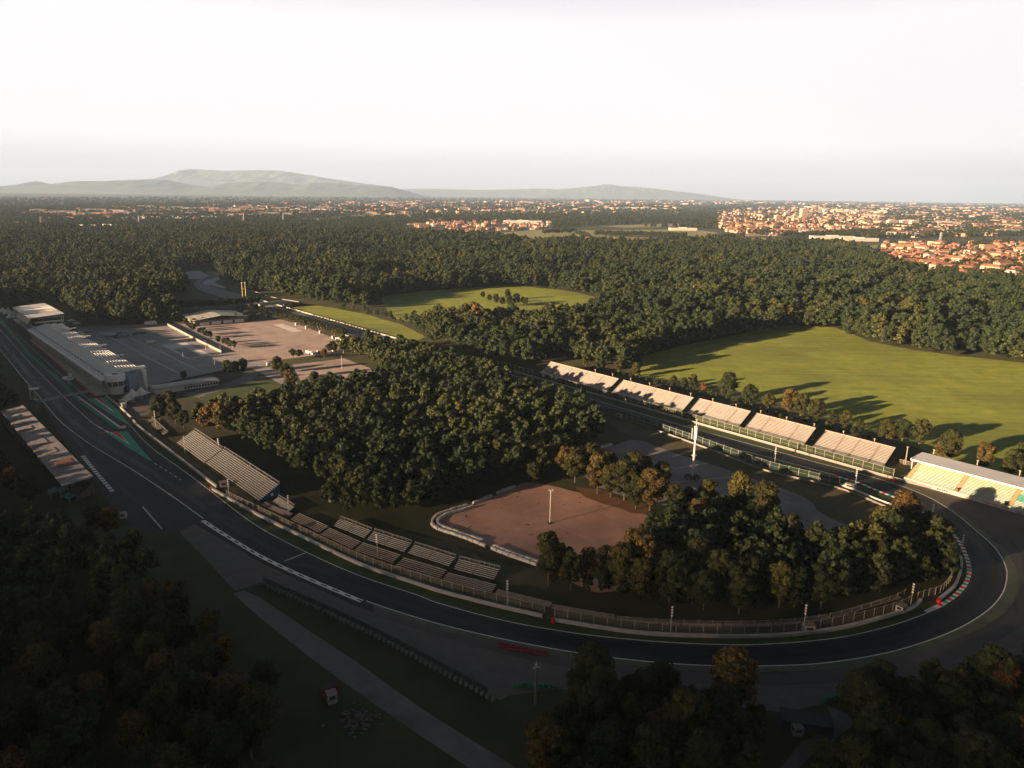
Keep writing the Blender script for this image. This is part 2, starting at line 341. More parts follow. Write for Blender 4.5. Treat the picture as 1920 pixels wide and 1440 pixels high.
psheet('tent_yard_pavement', [(225, 750), (262, 738), (290, 742), (292, 770), (262, 782), (248, 783), (238, 765)], 0.03, M_run)
psheet('paddock_lawn_field', [(352, 745), (400, 728), (452, 706), (470, 700), (530, 722), (545, 735), (480, 745), (420, 755)], 0.03, M_grass)
psheet('terrace_path', [(340, 741), (372, 730), (440, 714), (462, 700), (482, 697), (484, 702), (455, 720), (385, 739), (376, 745)], 0.05, M_path)
# concrete apron in front of the garages
PA = G(197.5, 737.5); PD = (G(57.5, 636) - PA).normalized(); PN = Vector((-PD.y, PD.x)) * -1      # along the garages, and behind them
if PN.x < 0: PN = -PN
def PL(s, t): return PA + PD * s + PN * t
sheet('pit_apron_pavement', [PL(-4, -6.5), PL(246, -1.0), PL(246, 2), PL(-4, 2)], 0.08, M_beige)
# far section of track, chicane and gravel
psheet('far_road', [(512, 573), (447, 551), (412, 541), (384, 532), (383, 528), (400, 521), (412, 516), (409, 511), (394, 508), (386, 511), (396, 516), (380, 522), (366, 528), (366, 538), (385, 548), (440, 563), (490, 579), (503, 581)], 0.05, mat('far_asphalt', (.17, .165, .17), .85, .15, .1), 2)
psheet('far_gravel_ground', [(342, 511), (360, 508), (375, 508), (398, 519), (392, 523), (350, 523), (343, 517)], 0.04, M_conc)
psheet('far_kerb_ground', [(380, 531), (384, 526), (409, 519), (412, 523), (402, 529), (424, 540), (418, 541), (398, 535), (384, 534)], 0.07, M_conc)
psheet('far_verge_field', [(400, 520), (430, 534), (470, 549), (520, 562), (505, 568), (447, 548), (415, 535)], 0.03, M_grass)
psheet('far_clearing_field', [(335, 518), (345, 503), (395, 500), (402, 512), (370, 506), (345, 510), (350, 524), (390, 522), (365, 530), (345, 528)], 0.02, M_grass)
# distant meadows between the woods
M_farf = mat('far_field', (0.16, 0.18, 0.05), 0.95, col2=(0.26, 0.25, 0.09), scale=0.01)
M_stub = mat('stubble_field', (0.28, 0.20, 0.11), 0.95, col2=(0.36, 0.27, 0.15), scale=0.01)
FARF = [[(925, 438), (1000, 431), (1120, 432), (1300, 430), (1345, 436), (1345, 455), (1200, 458), (1050, 458), (940, 452)],
        [(1395, 446), (1470, 446), (1480, 452), (1420, 453)], [(1120, 424), (1230, 420), (1330, 419), (1300, 424), (1180, 427)],
        [(0, 432), (100, 428), (230, 426), (240, 431), (60, 436)], [(38, 400), (55, 396), (60, 401), (42, 406)],
        [(560, 411), (640, 408), (650, 413), (570, 416)], [(120, 404), (250, 399), (262, 404), (140, 409)], [(330, 392), (470, 388), (480, 392), (345, 396)], [(640, 404), (760, 401), (775, 406), (660, 410)], [(860, 395), (1010, 393), (1020, 397), (880, 400)], [(1590, 462), (1680, 458), (1700, 464), (1610, 470)]]
for i, f in enumerate(FARF): psheet('far_field', f, 0.3, M_farf)
psheet('far_stubble_field', [(1375, 440), (1420, 438), (1440, 442), (1385, 444)], 0.35, M_stub)
psheet('far_stubble_field', [(1720, 428), (1920, 432), (1920, 438), (1740, 434)], 0.35, M_stub)

# ------------------------------------------------------------------ painted lines
pm = MB()
op = resample(O, 2.0)
k0 = min(range(len(op)), key=lambda i: (op[i] - G(385, 975)).length); k1 = min(range(len(op)), key=lambda i: (op[i] - G(682, 1128)).length)
ribbon_mb(pm, op[:k0], 0.40, 0.085); ribbon_mb(pm, op[k1:], 0.40, 0.085)
ribbon_mb(pm, resample(GP(I_px[:20], 5), 2.0), 0.34, 0.085)
ribbon_mb(pm, resample(GP(I_px[29:], 5), 2.0), 0.34, 0.085)
ribbon_mb(pm, resample([ext(G(0, 618), -500), G(0, 618), G(62, 687), G(120, 745), G(175, 795), G(204, 811)], 3), 0.35, 0.085)
ribbon_mb(pm, resample([ext(G(57, 650), -200), G(57, 650), G(120, 708), G(170, 752), G(214, 780), G(246, 799)], 3), 0.22, 0.085)
ribbon_mb(pm, resample([G(575, 1036), G(530, 1054)], 2), 0.35, 0.085)                     # short line across the track
ribbon_mb(pm, resample([G(225, 803), G(246, 799)], 2), 0.2, 0.085)
ribbon_mb(pm, resample(GP([(290, 869), (318, 886), (340, 901)], 4), 1.0), 0.35, 0.09, dash=(3, 3))
for k in range(26):                                                                        # starting grid boxes
    a = PL(-66 + 10 * k, -26 - (k % 2) * 5.5); ribbon_mb(pm, [a, a + PN * 2.6], 0.25, 0.085)
pm.quad([(p.x, p.y, 0.10) for p in GP([(177, 747.5), (190, 746), (215, 774.5)])])
pm.quad([(p.x, p.y, 0.10) for p in GP([(205.5, 810.5), (222, 810), (246, 835.5)])])
ln = pm.build('road_markings', M_white); tag(ln, kind='structure')
gp = MB()
gp.quad([(p.x, p.y, 0.092) for p in GP([(166, 748), (199, 745), (246, 798.5), (214, 779.5)])])
gp.quad([(p.x, p.y, 0.092) for p in GP([(201, 812), (238, 808), (262, 838), (288, 868), (241, 840)])])
PW = [ext(G(10, 609), -400), G(10, 609), G(60, 665), G(110, 710), G(147, 747), G(225, 804)]
ribbon_mb(gp, offs(PW, -1.2), 1.8, 0.088); ribbon_mb(gp, offs(PW, 1.1), 0.9, 0.088)
tag(gp.build('green_road_markings', M_green_p), kind='structure')
rp_ = MB()
rp_.quad([(p.x, p.y, 0.108) for p in GP([(180, 747), (189, 746), (208, 767)])])
rp_.quad([(p.x, p.y, 0.108) for p in GP([(208, 810.3), (221, 809.6), (239, 830)])])
ribbon_mb(rp_, resample([PL(-6, -7.4), PL(246, -1.6)], 8), 0.9, 0.1)
tag(rp_.build('red_road_markings', M_red_p), kind='structure')
gd = MB()                                                                                  # faded green band outside the corner
ob = offs(op[k1:], lambda t: -1.6); kb = min(range(len(ob)), key=lambda i: (ob[i] - G(1657, 901)).length)
a_ = op[k1:][:kb]; wdt = lambda t: -(0.6 + 2.2 * min(1, t * 12) + 1.3 * math.exp(-((t - .66) / .1) ** 2)) if t < .985 else -.6
b_ = offs(a_, wdt); a2 = offs(a_, -0.25)
for i in range(len(a_) - 1): gd.quad([(a2[i].x, a2[i].y, 0.076), (b_[i].x, b_[i].y, 0.076), (b_[i + 1].x, b_[i + 1].y, 0.076), (a2[i + 1].x, a2[i + 1].y, 0.076)])
tag(gd.build('corner_road_markings', M_green_d), kind='structure')
lm = MB()                                                                                  # lines on the lots
for a, b in [((186, 621), (337, 701)), ((242, 632), (375, 695)), ((300, 657), (345, 683)), ((215, 616), (242, 632)), ((262, 665), (337, 701))]:
    ribbon_mb(lm, resample([G(*a), G(*b)], 4), 0.35, 0.09)
for k in range(24):
    a = G(205, 627).lerp(G(330, 693), k / 23); ribbon_mb(lm, [a, a + PN * 13], 0.22, 0.09)
    a = G(250, 628).lerp(G(372, 688), k / 23)
    if k % 3: ribbon_mb(lm, [a, a + PN * 9], 0.22, 0.09)
for q in [((302.5, 647), (347.5, 642), (397.5, 666), (351, 672.5))]:
    lm.quad([(p.x, p.y, 0.085) for p in GP(q)], 1)
lm.quad([(p.x, p.y, 0.1) for p in GP([(325, 655), (347, 652), (378, 668), (352, 671)])], 2)
lm.quad([(p.x, p.y, 0.1) for p in GP([(512, 609), (530, 607), (567.5, 620.5), (547.5, 622.5)])], 1)
for k in range(20):                                                                        # worn bay lines across the paddock lot
    a = G(375, 616).lerp(G(490, 672), k / 19); b = G(520, 602).lerp(G(628, 645), k / 19)
    ribbon_mb(lm, resample([a.lerp(b, 0.08), a.lerp(b, 0.93)], 6), 0.22, 0.09, 3 if k % 2 else 1, dash=(5, 1))
for a, b in [((832, 983), (1000, 912)), ((838, 991), (1022, 927)), ((868, 1002), (1060, 934)), ((912, 1020), (1078, 940)), ((1040, 928), (1190, 985)), ((1050, 975), (1140, 948)), ((1040, 985), (1180, 1040))]:
    ribbon_mb(lm, resample([G(*a), G(*b)], 3), 0.16, 0.09, 4, dash=(7, 1))
for a, b in [((1240, 883), (1330, 868)), ((1250, 905), (1396, 893)), ((1395, 917), (1466, 917))]:  # wider pale bars across the grey lot
    ribbon_mb(lm, resample([G(*a), G(*b)], 3), 0.5, 0.09, 4)
M_rline = mat('pale_line', (0.62, 0.48, 0.42), 0.9, 0.2, 0.5)
tag(lm.build('lot_markings', [M_white, M_pale, M_lot, M_lotb, M_rline]), kind='structure')

# rubbered line and old skid marks, thinning out at their edges
M_rub = bpy.data.materials.new('rubber_marks'); M_rub.use_nodes = True; t = M_rub.node_tree; b0_ = t.nodes['Principled BSDF']; b0_.inputs['Base Color'].default_value = (.014, .014, .016, 1); b0_.inputs['Roughness'].default_value = .6
mo = t.nodes['Material Output']; mi = N(t, 'ShaderNodeMixShader'); tr = N(t, 'ShaderNodeBsdfTransparent'); at = N(t, 'ShaderNodeAttribute', attribute_name='dense'); gg = N(t, 'ShaderNodeNewGeometry'); no = N(t, 'ShaderNodeTexNoise'); no.inputs['Scale'].default_value = .09; no.inputs['Detail'].default_value = 6
t.links.new(gg.outputs['Position'], no.inputs['Vector']); mm = N(t, 'ShaderNodeMath', operation='MULTIPLY'); t.links.new(at.outputs['Fac'], mm.inputs[0]); t.links.new(no.outputs['Fac'], mm.inputs[1]); t.links.new(mm.outputs[0], mi.inputs[0]); t.links.new(tr.outputs[0], mi.inputs[1]); t.links.new(b0_.outputs[0], mi.inputs[2]); t.links.new(mi.outputs[0], mo.inputs[0])
def rubber(lines, z=0.072):
    V_ = []; F_ = []; A_ = []
    for P_, wd, dn in lines:
        cols_ = [offs(P_, wd * k_) for k_ in (-.5, -.25, 0, .25, .5)]; b_0 = len(V_); n_ = len(P_)
        for ci_, cc in enumerate(cols_):
            for ii, p in enumerate(cc): V_.append((p.x, p.y, z)); A_.append((0, .7, 1, .7, 0)[ci_] * dn * (0 if ii in (0, n_ - 1) else 1))
        for ci_ in range(4):
            for ii in range(n_ - 1): a_0 = b_0 + ci_ * n_ + ii; F_.append((a_0, a_0 + 1, a_0 + n_ + 1, a_0 + n_))
    me = bpy.data.meshes.new('rubber_road_markings'); me.from_pydata(V_, [], F_); q_ = me.attributes.new('dense', 'FLOAT', 'POINT'); q_.data.foreach_set('value', A_); me.materials.append(M_rub); me.update(); tag(link_mesh('rubber_road_markings', me), kind='structure')
ip_ = resample(GP(I_px[:30], 5), 6.0); op6 = resample(O, 6.0)
rubber([(offs(op6, 5.2), 6.0, 1.1), (offs(resample(GP(I_px[8:24], 5), 6.0), -3.0), 4.5, .8)])
rubber([(resample(smooth(GP(l_), 6), 3.0), w_, d_) for l_, w_, d_ in [([(1700, 925), (1790, 975), (1850, 1035)], 2.2, .5), ([(1740, 930), (1830, 975), (1885, 1040)], 1.6, .6), ([(1790, 950), (1850, 965), (1910, 990), (1950, 1020)], 2.5, .5),
        ([(1900, 1150), (1920, 1090), (1915, 1040), (1880, 1000)], 2.0, .5), ([(1800, 1195), (1870, 1165), (1910, 1120)], 2.0, .45), ([(120, 800), (190, 880), (270, 950), (340, 985)], 3.0, .7), ([(900, 1195), (1100, 1235), (1300, 1258), (1500, 1262)], 2.0, .5)]], 0.045)
blot = MB(); rb_ = random.Random(9)
for k in range(46):
    px, py = (rb_.uniform(860, 1200), rb_.uniform(920, 1050)) if k < 26 else (rb_.uniform(1120, 1560), rb_.uniform(850, 985))
    if not bool(inside(RL if k < 26 else GL, np.array([px]), np.array([py]))[0]): continue
    g_ = G(px, py); n_ = 7; a0 = rb_.uniform(0, 3); l_ = rb_.uniform(.5, 2.4); w_ = rb_.uniform(.2, .6)
    blot.quad([(g_.x + (math.cos(t_) * l_ * math.cos(a0) - math.sin(t_) * w_ * math.sin(a0)) * rb_.uniform(.7, 1.2), g_.y + (math.cos(t_) * l_ * math.sin(a0) + math.sin(t_) * w_ * math.cos(a0)) * rb_.uniform(.7, 1.2), .036) for t_ in [6.283 * i_ / n_ for i_ in range(n_)]])
tag(blot.build('ground_stains', mat('oil_and_weed', (.05, .04, .03), .95, .3, .5)), kind='structure')
# ------------------------------------------------------------------ kerbs (raised, painted blocks)
kb_ = MB(); P = resample(op[k0:k1 + 1], 1.0); a = offs(P, -0.2); b = offs(P, -1.9); c = offs(P, -0.75); e = offs(P, -1.35)
for i in range(len(P) - 1):
    solid = (i % 6) < 3
    if solid:
        q = [b[i], b[i + 1], a[i + 1], a[i]]; kb_.hexa([(p.x, p.y, 0.05) for p in q], [(p.x, p.y, 0.12) for p in q], 0)
    else:
        for x, y in ((a, c), (e, b)):
            q = [y[i], y[i + 1], x[i + 1], x[i]]; kb_.hexa([(p.x, p.y, 0.05) for p in q], [(p.x, p.y, 0.12) for p in q], 0)
        q = [e[i], e[i + 1], c[i + 1], c[i]]; kb_.hexa([(p.x, p.y, 0.05) for p in q], [(p.x, p.y, 0.115) for p in q], 1)
tag(kb_.build('entry_kerb', [M_white, M_old]), kind='structure')
kb_ = MB(); P = resample(GP(I_px[17:31], 5), 1.6); a = offs(P, -0.1); b = offs(P, 1.5)
if (b[20] - G(1700, 1050)).length > (a[20] - G(1700, 1050)).length: b = offs(P, -1.5); a = offs(P, 0.1)
for i in range(len(P) - 1):
    q = [a[i], a[i + 1], b[i + 1], b[i]]
    kb_.hexa([(p.x, p.y, 0.05) for p in q], [(p.x, p.y, 0.14) for p in q], (0, 1, 0, 2)[i % 4] if i > 3 else 0)
kb_.v = kb_.v; tag(kb_.build('corner_kerb', [M_white, M_red_p, M_green_p]), kind='structure')
kb_ = MB(); P = resample([G(155, 855), G(182, 888), G(212, 923)], 1.3); a = offs(P, .9); b = offs(P, -.9)
for i in range(len(P) - 1):
    q = [b[i], b[i + 1], a[i + 1], a[i]]
    if i % 3 < 2: kb_.hexa([(p.x, p.y, 0.04) for p in q], [(p.x, p.y, 0.12) for p in q], 0)
tag(kb_.build('old_track_kerb', [M_white]), kind='structure')
kb_ = MB(); P = resample([G(268, 952), G(304, 993)], 1.0)
wall_mb(kb_, P, 0.5, 0.02, 0.5)
o = tag(kb_.build('low_barrier', M_pale), 'thin pale low barrier lying across the old dark asphalt', 'barrier')

# ------------------------------------------------------------------ foliage
def leaf_mat(name, cols, patches=False):
    """leaf colour: wanders over the crown, and from tree to tree"""
    m = bpy.data.materials.new(name); m.use_nodes = True; t = m.node_tree; b = t.nodes['Principled BSDF']
    b.inputs['Roughness'].default_value = 0.75; b.inputs['Specular IOR Level'].default_value = 0.15
    oi = N(t, 'ShaderNodeObjectInfo'); rp = N(t, 'ShaderNodeValToRGB'); rp.color_ramp.interpolation = 'LINEAR'
    els = rp.color_ramp.elements
    while len(els) < len(cols): els.new(0.5)
    for e, (p, c) in zip(els, cols): e.position = p; e.color = (*c, 1)
    g = N(t, 'ShaderNodeNewGeometry')
    if patches:                                # stands of one kind of tree some eighty metres across
        pn_ = N(t, 'ShaderNodeTexNoise'); pn_.inputs['Scale'].default_value = 0.009; pn_.inputs['Detail'].default_value = 4; t.links.new(oi.outputs['Location'], pn_.inputs['Vector'])
        pm_ = N(t, 'ShaderNodeMapRange'); pm_.inputs[1].default_value = 0.32; pm_.inputs[2].default_value = 0.68; pm_.inputs[3].default_value = -.42; pm_.inputs[4].default_value = .54; t.links.new(pn_.outputs['Fac'], pm_.inputs[0])
        ma_ = N(t, 'ShaderNodeMath', operation='MULTIPLY_ADD'); ma_.inputs[1].default_value = .5; t.links.new(oi.outputs['Random'], ma_.inputs[0]); t.links.new(pm_.outputs[0], ma_.inputs[2]); t.links.new(ma_.outputs[0], rp.inputs[0])
    else: t.links.new(oi.outputs['Random'], rp.inputs[0])
    no = N(t, 'ShaderNodeTexNoise'); no.inputs['Scale'].default_value = 0.35; no.inputs['Detail'].default_value = 3
    t.links.new(g.outputs['Position'], no.inputs['Vector'])
    mr = N(t, 'ShaderNodeMapRange'); mr.inputs[1].default_value = 0.3; mr.inputs[2].default_value = 0.7; mr.inputs[3].default_value = 0.62; mr.inputs[4].default_value = 1.45
    t.links.new(no.outputs['Fac'], mr.inputs[0])
    ri = N(t, 'ShaderNodeMapRange'); ri.inputs[3].default_value = 0.6; ri.inputs[4].default_value = 1.4
    t.links.new(g.outputs['Random Per Island'], ri.inputs[0])
    m1 = N(t, 'ShaderNodeMath', operation='MULTIPLY'); t.links.new(mr.outputs[0], m1.inputs[0]); t.links.new(ri.outputs[0], m1.inputs[1])
    vm = N(t, 'ShaderNodeVectorMath', operation='SCALE'); t.links.new(rp.outputs[0], vm.inputs[0]); t.links.new(m1.outputs[0], vm.inputs['Scale'])
    t.links.new(vm.outputs[0], b.inputs['Base Color'])
    MATS[name] = m; return m
LEAF = {
    'dark green': leaf_mat('dark_green_leaves', [(0, (0.0124, 0.0205, 0.0062)), (1, (0.0223, 0.0298, 0.0081))]),
    'olive green': leaf_mat('olive_leaves', [(0, (0.0242, 0.0298, 0.0074)), (1, (0.0378, 0.0366, 0.0087))]),
    'yellow-green': leaf_mat('yellow_green_leaves', [(0, (0.0493, 0.0536, 0.0102)), (1, (0.0731, 0.0646, 0.0145))]),
    'golden brown': leaf_mat('golden_leaves', [(0, (0.0629, 0.0476, 0.0127)), (1, (0.0833, 0.0527, 0.0145))]),
    'rusty orange': leaf_mat('rusty_leaves', [(0, (0.1062, 0.0391, 0.0136)), (1, (0.1326, 0.0493, 0.0161))]),
}
LEAF_MIX = leaf_mat('woodland_leaves', [(0, (0.015, 0.030, 0.012)), (0.35, (0.023, 0.037, 0.012)), (0.6, (0.036, 0.046, 0.013)), (0.82, (0.056, 0.060, 0.016)), (0.96, (0.074, 0.058, 0.017)), (1.0, (0.11, 0.052, 0.019))], True)
M_bark = mat('bark', (0.075, 0.058, 0.042), 0.95, col2=(0.13, 0.105, 0.08), scale=1.2)
M_core = mat('painted_crown_shade', (0.012, 0.019, 0.007), 0.95, 0.25, 0.5)  # shade inside the crowns, painted as a dark tone

def crown_arrays(seed, h, rad, base, lobes, per, leaf, form='oak', core=True):
    """many small leaf sprays on the shells of overlapping boughs; returns verts, quads"""
    r = np.random.default_rng(seed)
    c = []; rr = []
    for i in range(lobes):
        t = (i + .5) / lobes; z = base + (h - base) * (0.12 + 0.80 * t ** 0.85)
        if form == 'oak': prof = math.sin(math.pi * min(1, 0.18 + 0.80 * t)) ** 0.6
        elif form == 'egg': prof = math.sin(math.pi * min(1, 0.10 + 0.84 * t)) ** 0.7
        elif form == 'cone': prof = (1 - t) * 0.95 + 0.10
        else: prof = 0.55 + 0.45 * math.sin(math.pi * t) + r.normal(0, .12)
        a = i * 2.39996 + r.normal(0, .35); q = rad * prof * (0.35 + 0.42 * r.random())
        s_ = rad * (0.30 + 0.24 * r.random()) * (0.65 + 0.45 * prof) * (.86 if form == 'wild' else 1)
        z = min(z, h - s_ * 0.8)
        c.append((math.cos(a) * q, math.sin(a) * q, z)); rr.append(s_)
    c = np.array(c); rr = np.array(rr)
    n = lobes * per
    li = np.repeat(np.arange(lobes), per)
    d = r.normal(size=(n, 3)); d /= np.linalg.norm(d, axis=1)[:, None]; d[:, 2] = np.where(d[:, 2] < -0.35, -d[:, 2], d[:, 2])
    p = c[li] + d * (rr[li] * (0.80 + 0.28 * r.random(n)))[:, None] * np.array([1, 1, 0.88])
    # drop sprays buried inside another bough
    keep = np.ones(n, bool)
    for j in range(lobes):
        dist = np.linalg.norm((p - c[j]) / np.array([1, 1, .88]), axis=1); keep &= ~((dist < rr[j] * 0.72) & (li != j))
    p = p[keep]; d = d[keep]; n = len(p)
    nrm = d + r.normal(0, 0.45, (n, 3)); nrm /= np.linalg.norm(nrm, axis=1)[:, None]
    t1 = np.cross(nrm, r.normal(size=(n, 3))); t1 /= np.linalg.norm(t1, axis=1)[:, None]; t2 = np.cross(nrm, t1)
    s1 = (leaf * (0.6 + 0.8 * r.random(n)))[:, None]; s2 = s1 * (0.5 + 0.5 * r.random(n))[:, None]
    V = np.stack([p - t1 * s1 - t2 * s2 * .6, p + t1 * s1 * .8 - t2 * s2, p + t1 * s1 + t2 * s2 * .7, p - t1 * s1 * .7 + t2 * s2], 1).reshape(-1, 3)
    F = np.arange(n * 4).reshape(-1, 4).tolist()
    mi = [0] * n; V = V.tolist()
    if core:                                   # dark uneven lump filling each bough, inner shade put into its colour
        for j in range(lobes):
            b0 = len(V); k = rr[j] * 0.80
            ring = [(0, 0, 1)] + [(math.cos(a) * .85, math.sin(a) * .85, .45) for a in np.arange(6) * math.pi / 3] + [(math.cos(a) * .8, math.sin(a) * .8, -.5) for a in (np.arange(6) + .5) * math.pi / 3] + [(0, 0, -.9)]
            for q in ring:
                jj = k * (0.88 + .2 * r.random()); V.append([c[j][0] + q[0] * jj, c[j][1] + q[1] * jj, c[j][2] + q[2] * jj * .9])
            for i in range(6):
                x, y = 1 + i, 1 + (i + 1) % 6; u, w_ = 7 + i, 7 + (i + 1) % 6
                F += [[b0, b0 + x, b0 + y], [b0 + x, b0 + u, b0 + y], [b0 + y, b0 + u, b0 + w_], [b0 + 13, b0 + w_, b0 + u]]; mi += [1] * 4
    return V, F, mi
def crown_mesh(name, arr, m):
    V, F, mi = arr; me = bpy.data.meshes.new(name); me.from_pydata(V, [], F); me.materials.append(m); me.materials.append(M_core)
    me.polygons.foreach_set('material_index', mi); me.update(); return me
def trunk_mb(h, r0, seed, limbs=4, spread=3.0):
    r = random.Random(seed); mb = MB(); lean = (r.uniform(-.4, .4), r.uniform(-.4, .4))
    p0 = (0, 0, -0.2); p1 = (lean[0] * .5, lean[1] * .5, h * .28); p2 = (lean[0], lean[1], h * .62)
    mb.bar(p0, p1, r0, n=6, r2=r0 * .75); mb.bar(p1, p2, r0 * .75, n=6, r2=r0 * .35)
    for k in range(limbs):
        a = 6.28 * k / limbs + r.uniform(-.4, .4); z = h * (.30 + .10 * k)
        mb.bar((p1[0], p1[1], z), (math.cos(a) * spread, math.sin(a) * spread, z + h * .26), r0 * .32, n=5, r2=r0 * .10)
    return mb
# heights and widths of the individually built trees
FORMS = [('oak', 19, 6.0, 2.6, 20, 170, .34), ('oak', 21, 6.6, 3, 24, 160, .35), ('egg', 20, 6.2, 1.6, 20, 175, .34), ('wild', 18, 5.2, 1.4, 22, 140, .34),
         ('wild', 22, 5.6, 2.4, 26, 130, .36), ('oak', 16, 5.4, 2.0, 17, 170, .32), ('egg', 17, 5.6, 1.2, 16, 170, .32)]
TREES = []
for i, (fm, h, rad, base, lb, per, lf) in enumerate(FORMS):
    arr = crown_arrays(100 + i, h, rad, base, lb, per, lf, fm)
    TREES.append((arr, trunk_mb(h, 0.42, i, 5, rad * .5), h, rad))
_cm = {}
def tree_meshes(k, colour):
    if (k, colour) not in _cm:
        me = crown_mesh('crown', TREES[k][0], LEAF[colour]); _cm[(k, colour)] = me
        if ('t', k) not in _cm: _cm[('t', k)] = TREES[k][1].mesh('trunk', M_bark)
    return _cm[(k, colour)], _cm[('t', k)]
def plant_tree(x, y, k, colour, s=1.0, label=None, group=None, sz=None, rz=None):
    o = empty('broadleaf_tree', (x, y, 0), random.uniform(0, 6.28) if rz is None else rz, label, 'tree', group)
    o.scale = (s, s, s * (sz or 1))
    cm_, tm_ = tree_meshes(k, colour)
    link_mesh('crown', cm_, o); link_mesh('trunk', tm_, o)
    return o

# ------------------------------------------------------------------ woods: where every tree stands
def fill(poly, step, jit=0.38, clear=()):
    """jittered grid of points inside a world polygon"""
    a = np.array([(p[0], p[1]) for p in poly]); x0, y0 = a.min(0); x1, y1 = a.max(0)
    xs, ys = np.meshgrid(np.arange(x0, x1, step), np.arange(y0, y1, step * .87)); xs[::2] += step / 2
    xs = xs.ravel() + rng.uniform(-jit, jit, xs.size) * step; ys = ys.ravel() + rng.uniform(-jit, jit, ys.size) * step
    k = inside(a, xs, ys)
    for c in clear: k &= ~inside([(p[0], p[1]) for p in c], xs, ys)
    return np.stack([xs[k], ys[k]], 1)
lotC = GP([(540, 676), (600, 668), (650, 664), (722, 697), (705, 722), (600, 730), (560, 724)])
W1 = GP([(372, 812), (372, 795), (400, 782), (450, 778), (500, 768), (560, 758), (610, 742), (690, 735), (720, 705), (690, 690), (648, 678), (640, 664), (690, 656), (760, 664),
         (800, 672), (860, 696), (930, 722), (1000, 745), (1060, 762), (1115, 788), (1122, 822), (1100, 850), (1050, 885), (1000, 898), (955, 908), (880, 930), (800, 958),
         (720, 976), (660, 972), (620, 950), (590, 905), (545, 892), (520, 868), (470, 845), (420, 820)])
W2 = GP([(1015, 1098), (1035, 1078), (1080, 1090), (1130, 1098), (1190, 1070), (1222, 1020), (1250, 985), (1290, 968), (1345, 962), (1405, 966), (1450, 985), (1475, 1020), (1510, 1056), (1560, 1064), (1640, 1050),
         (1640, 1010), (1690, 990), (1740, 1000), (1780, 1035), (1785, 1075), (1760, 1095), (1700, 1100), (1640, 1122), (1560, 1140), (1440, 1152), (1330, 1152), (1230, 1140), (1130, 1118), (1050, 1112)])
W3 = GP([(-200, 1030), (0, 1000), (60, 1012), (150, 1035), (230, 1046), (290, 1072), (330, 1100), (385, 1160), (410, 1200), (450, 1255), (520, 1325), (545, 1365), (520, 1420), (560, 1480), (540, 1540), (-200, 1540)])
W4 = GP([(1010, 1400), (1030, 1350), (1060, 1325), (1150, 1330), (1250, 1335), (1340, 1330), (1440, 1350), (1440, 1400), (1380, 1500), (1000, 1520)])
W5 = GP([(1600, 1400), (1590, 1330), (1660, 1325), (1760, 1318), (1860, 1300), (2050, 1270), (2300, 1400), (2200, 1530), (1500, 1530), (1560, 1440)])
near_pts = []
def add_wood(poly, step, where, clear=(), kinds=None, cols=None, s=(.85, 1.12)):
    for x, y in fill(poly, step, clear=clear):
        near_pts.append((math.hypot(x, y), x, y, where, kinds, cols, random.uniform(*s)))
colA = ['dark green'] * 6 + ['olive green'] * 4 + ['yellow-green'] * 1 + ['golden brown'] * 1
colB = ['dark green'] * 7 + ['olive green'] * 7 + ['golden brown'] * 3 + ['yellow-green'] * 2
colD = ['dark green'] * 9 + ['olive green'] * 3 + ['golden brown'] * 1
add_wood(W1, 8.2, 'dense infield wood behind the near stands', [lotC], (0, 1, 2, 5, 3, 4), colA, (.66, .92))
add_wood(W2, 7.2, 'copse inside the bend beside the red gravel lot', (), (0, 2, 3, 4, 3, 4), colB, (.66, .95))
add_wood(W3, 9.6, 'dark wood beside the service road', (), (0, 1, 3, 4), colD, (.60, .82))
add_wood(W4, 8.2, 'dark copse below the outside of the bend', (), (0, 3, 4, 5), colD, (.62, .90))
add_wood(W5, 8.2, 'dark copse beside the gravel path', (), (0, 3, 4, 5), colD, (.62, .90))
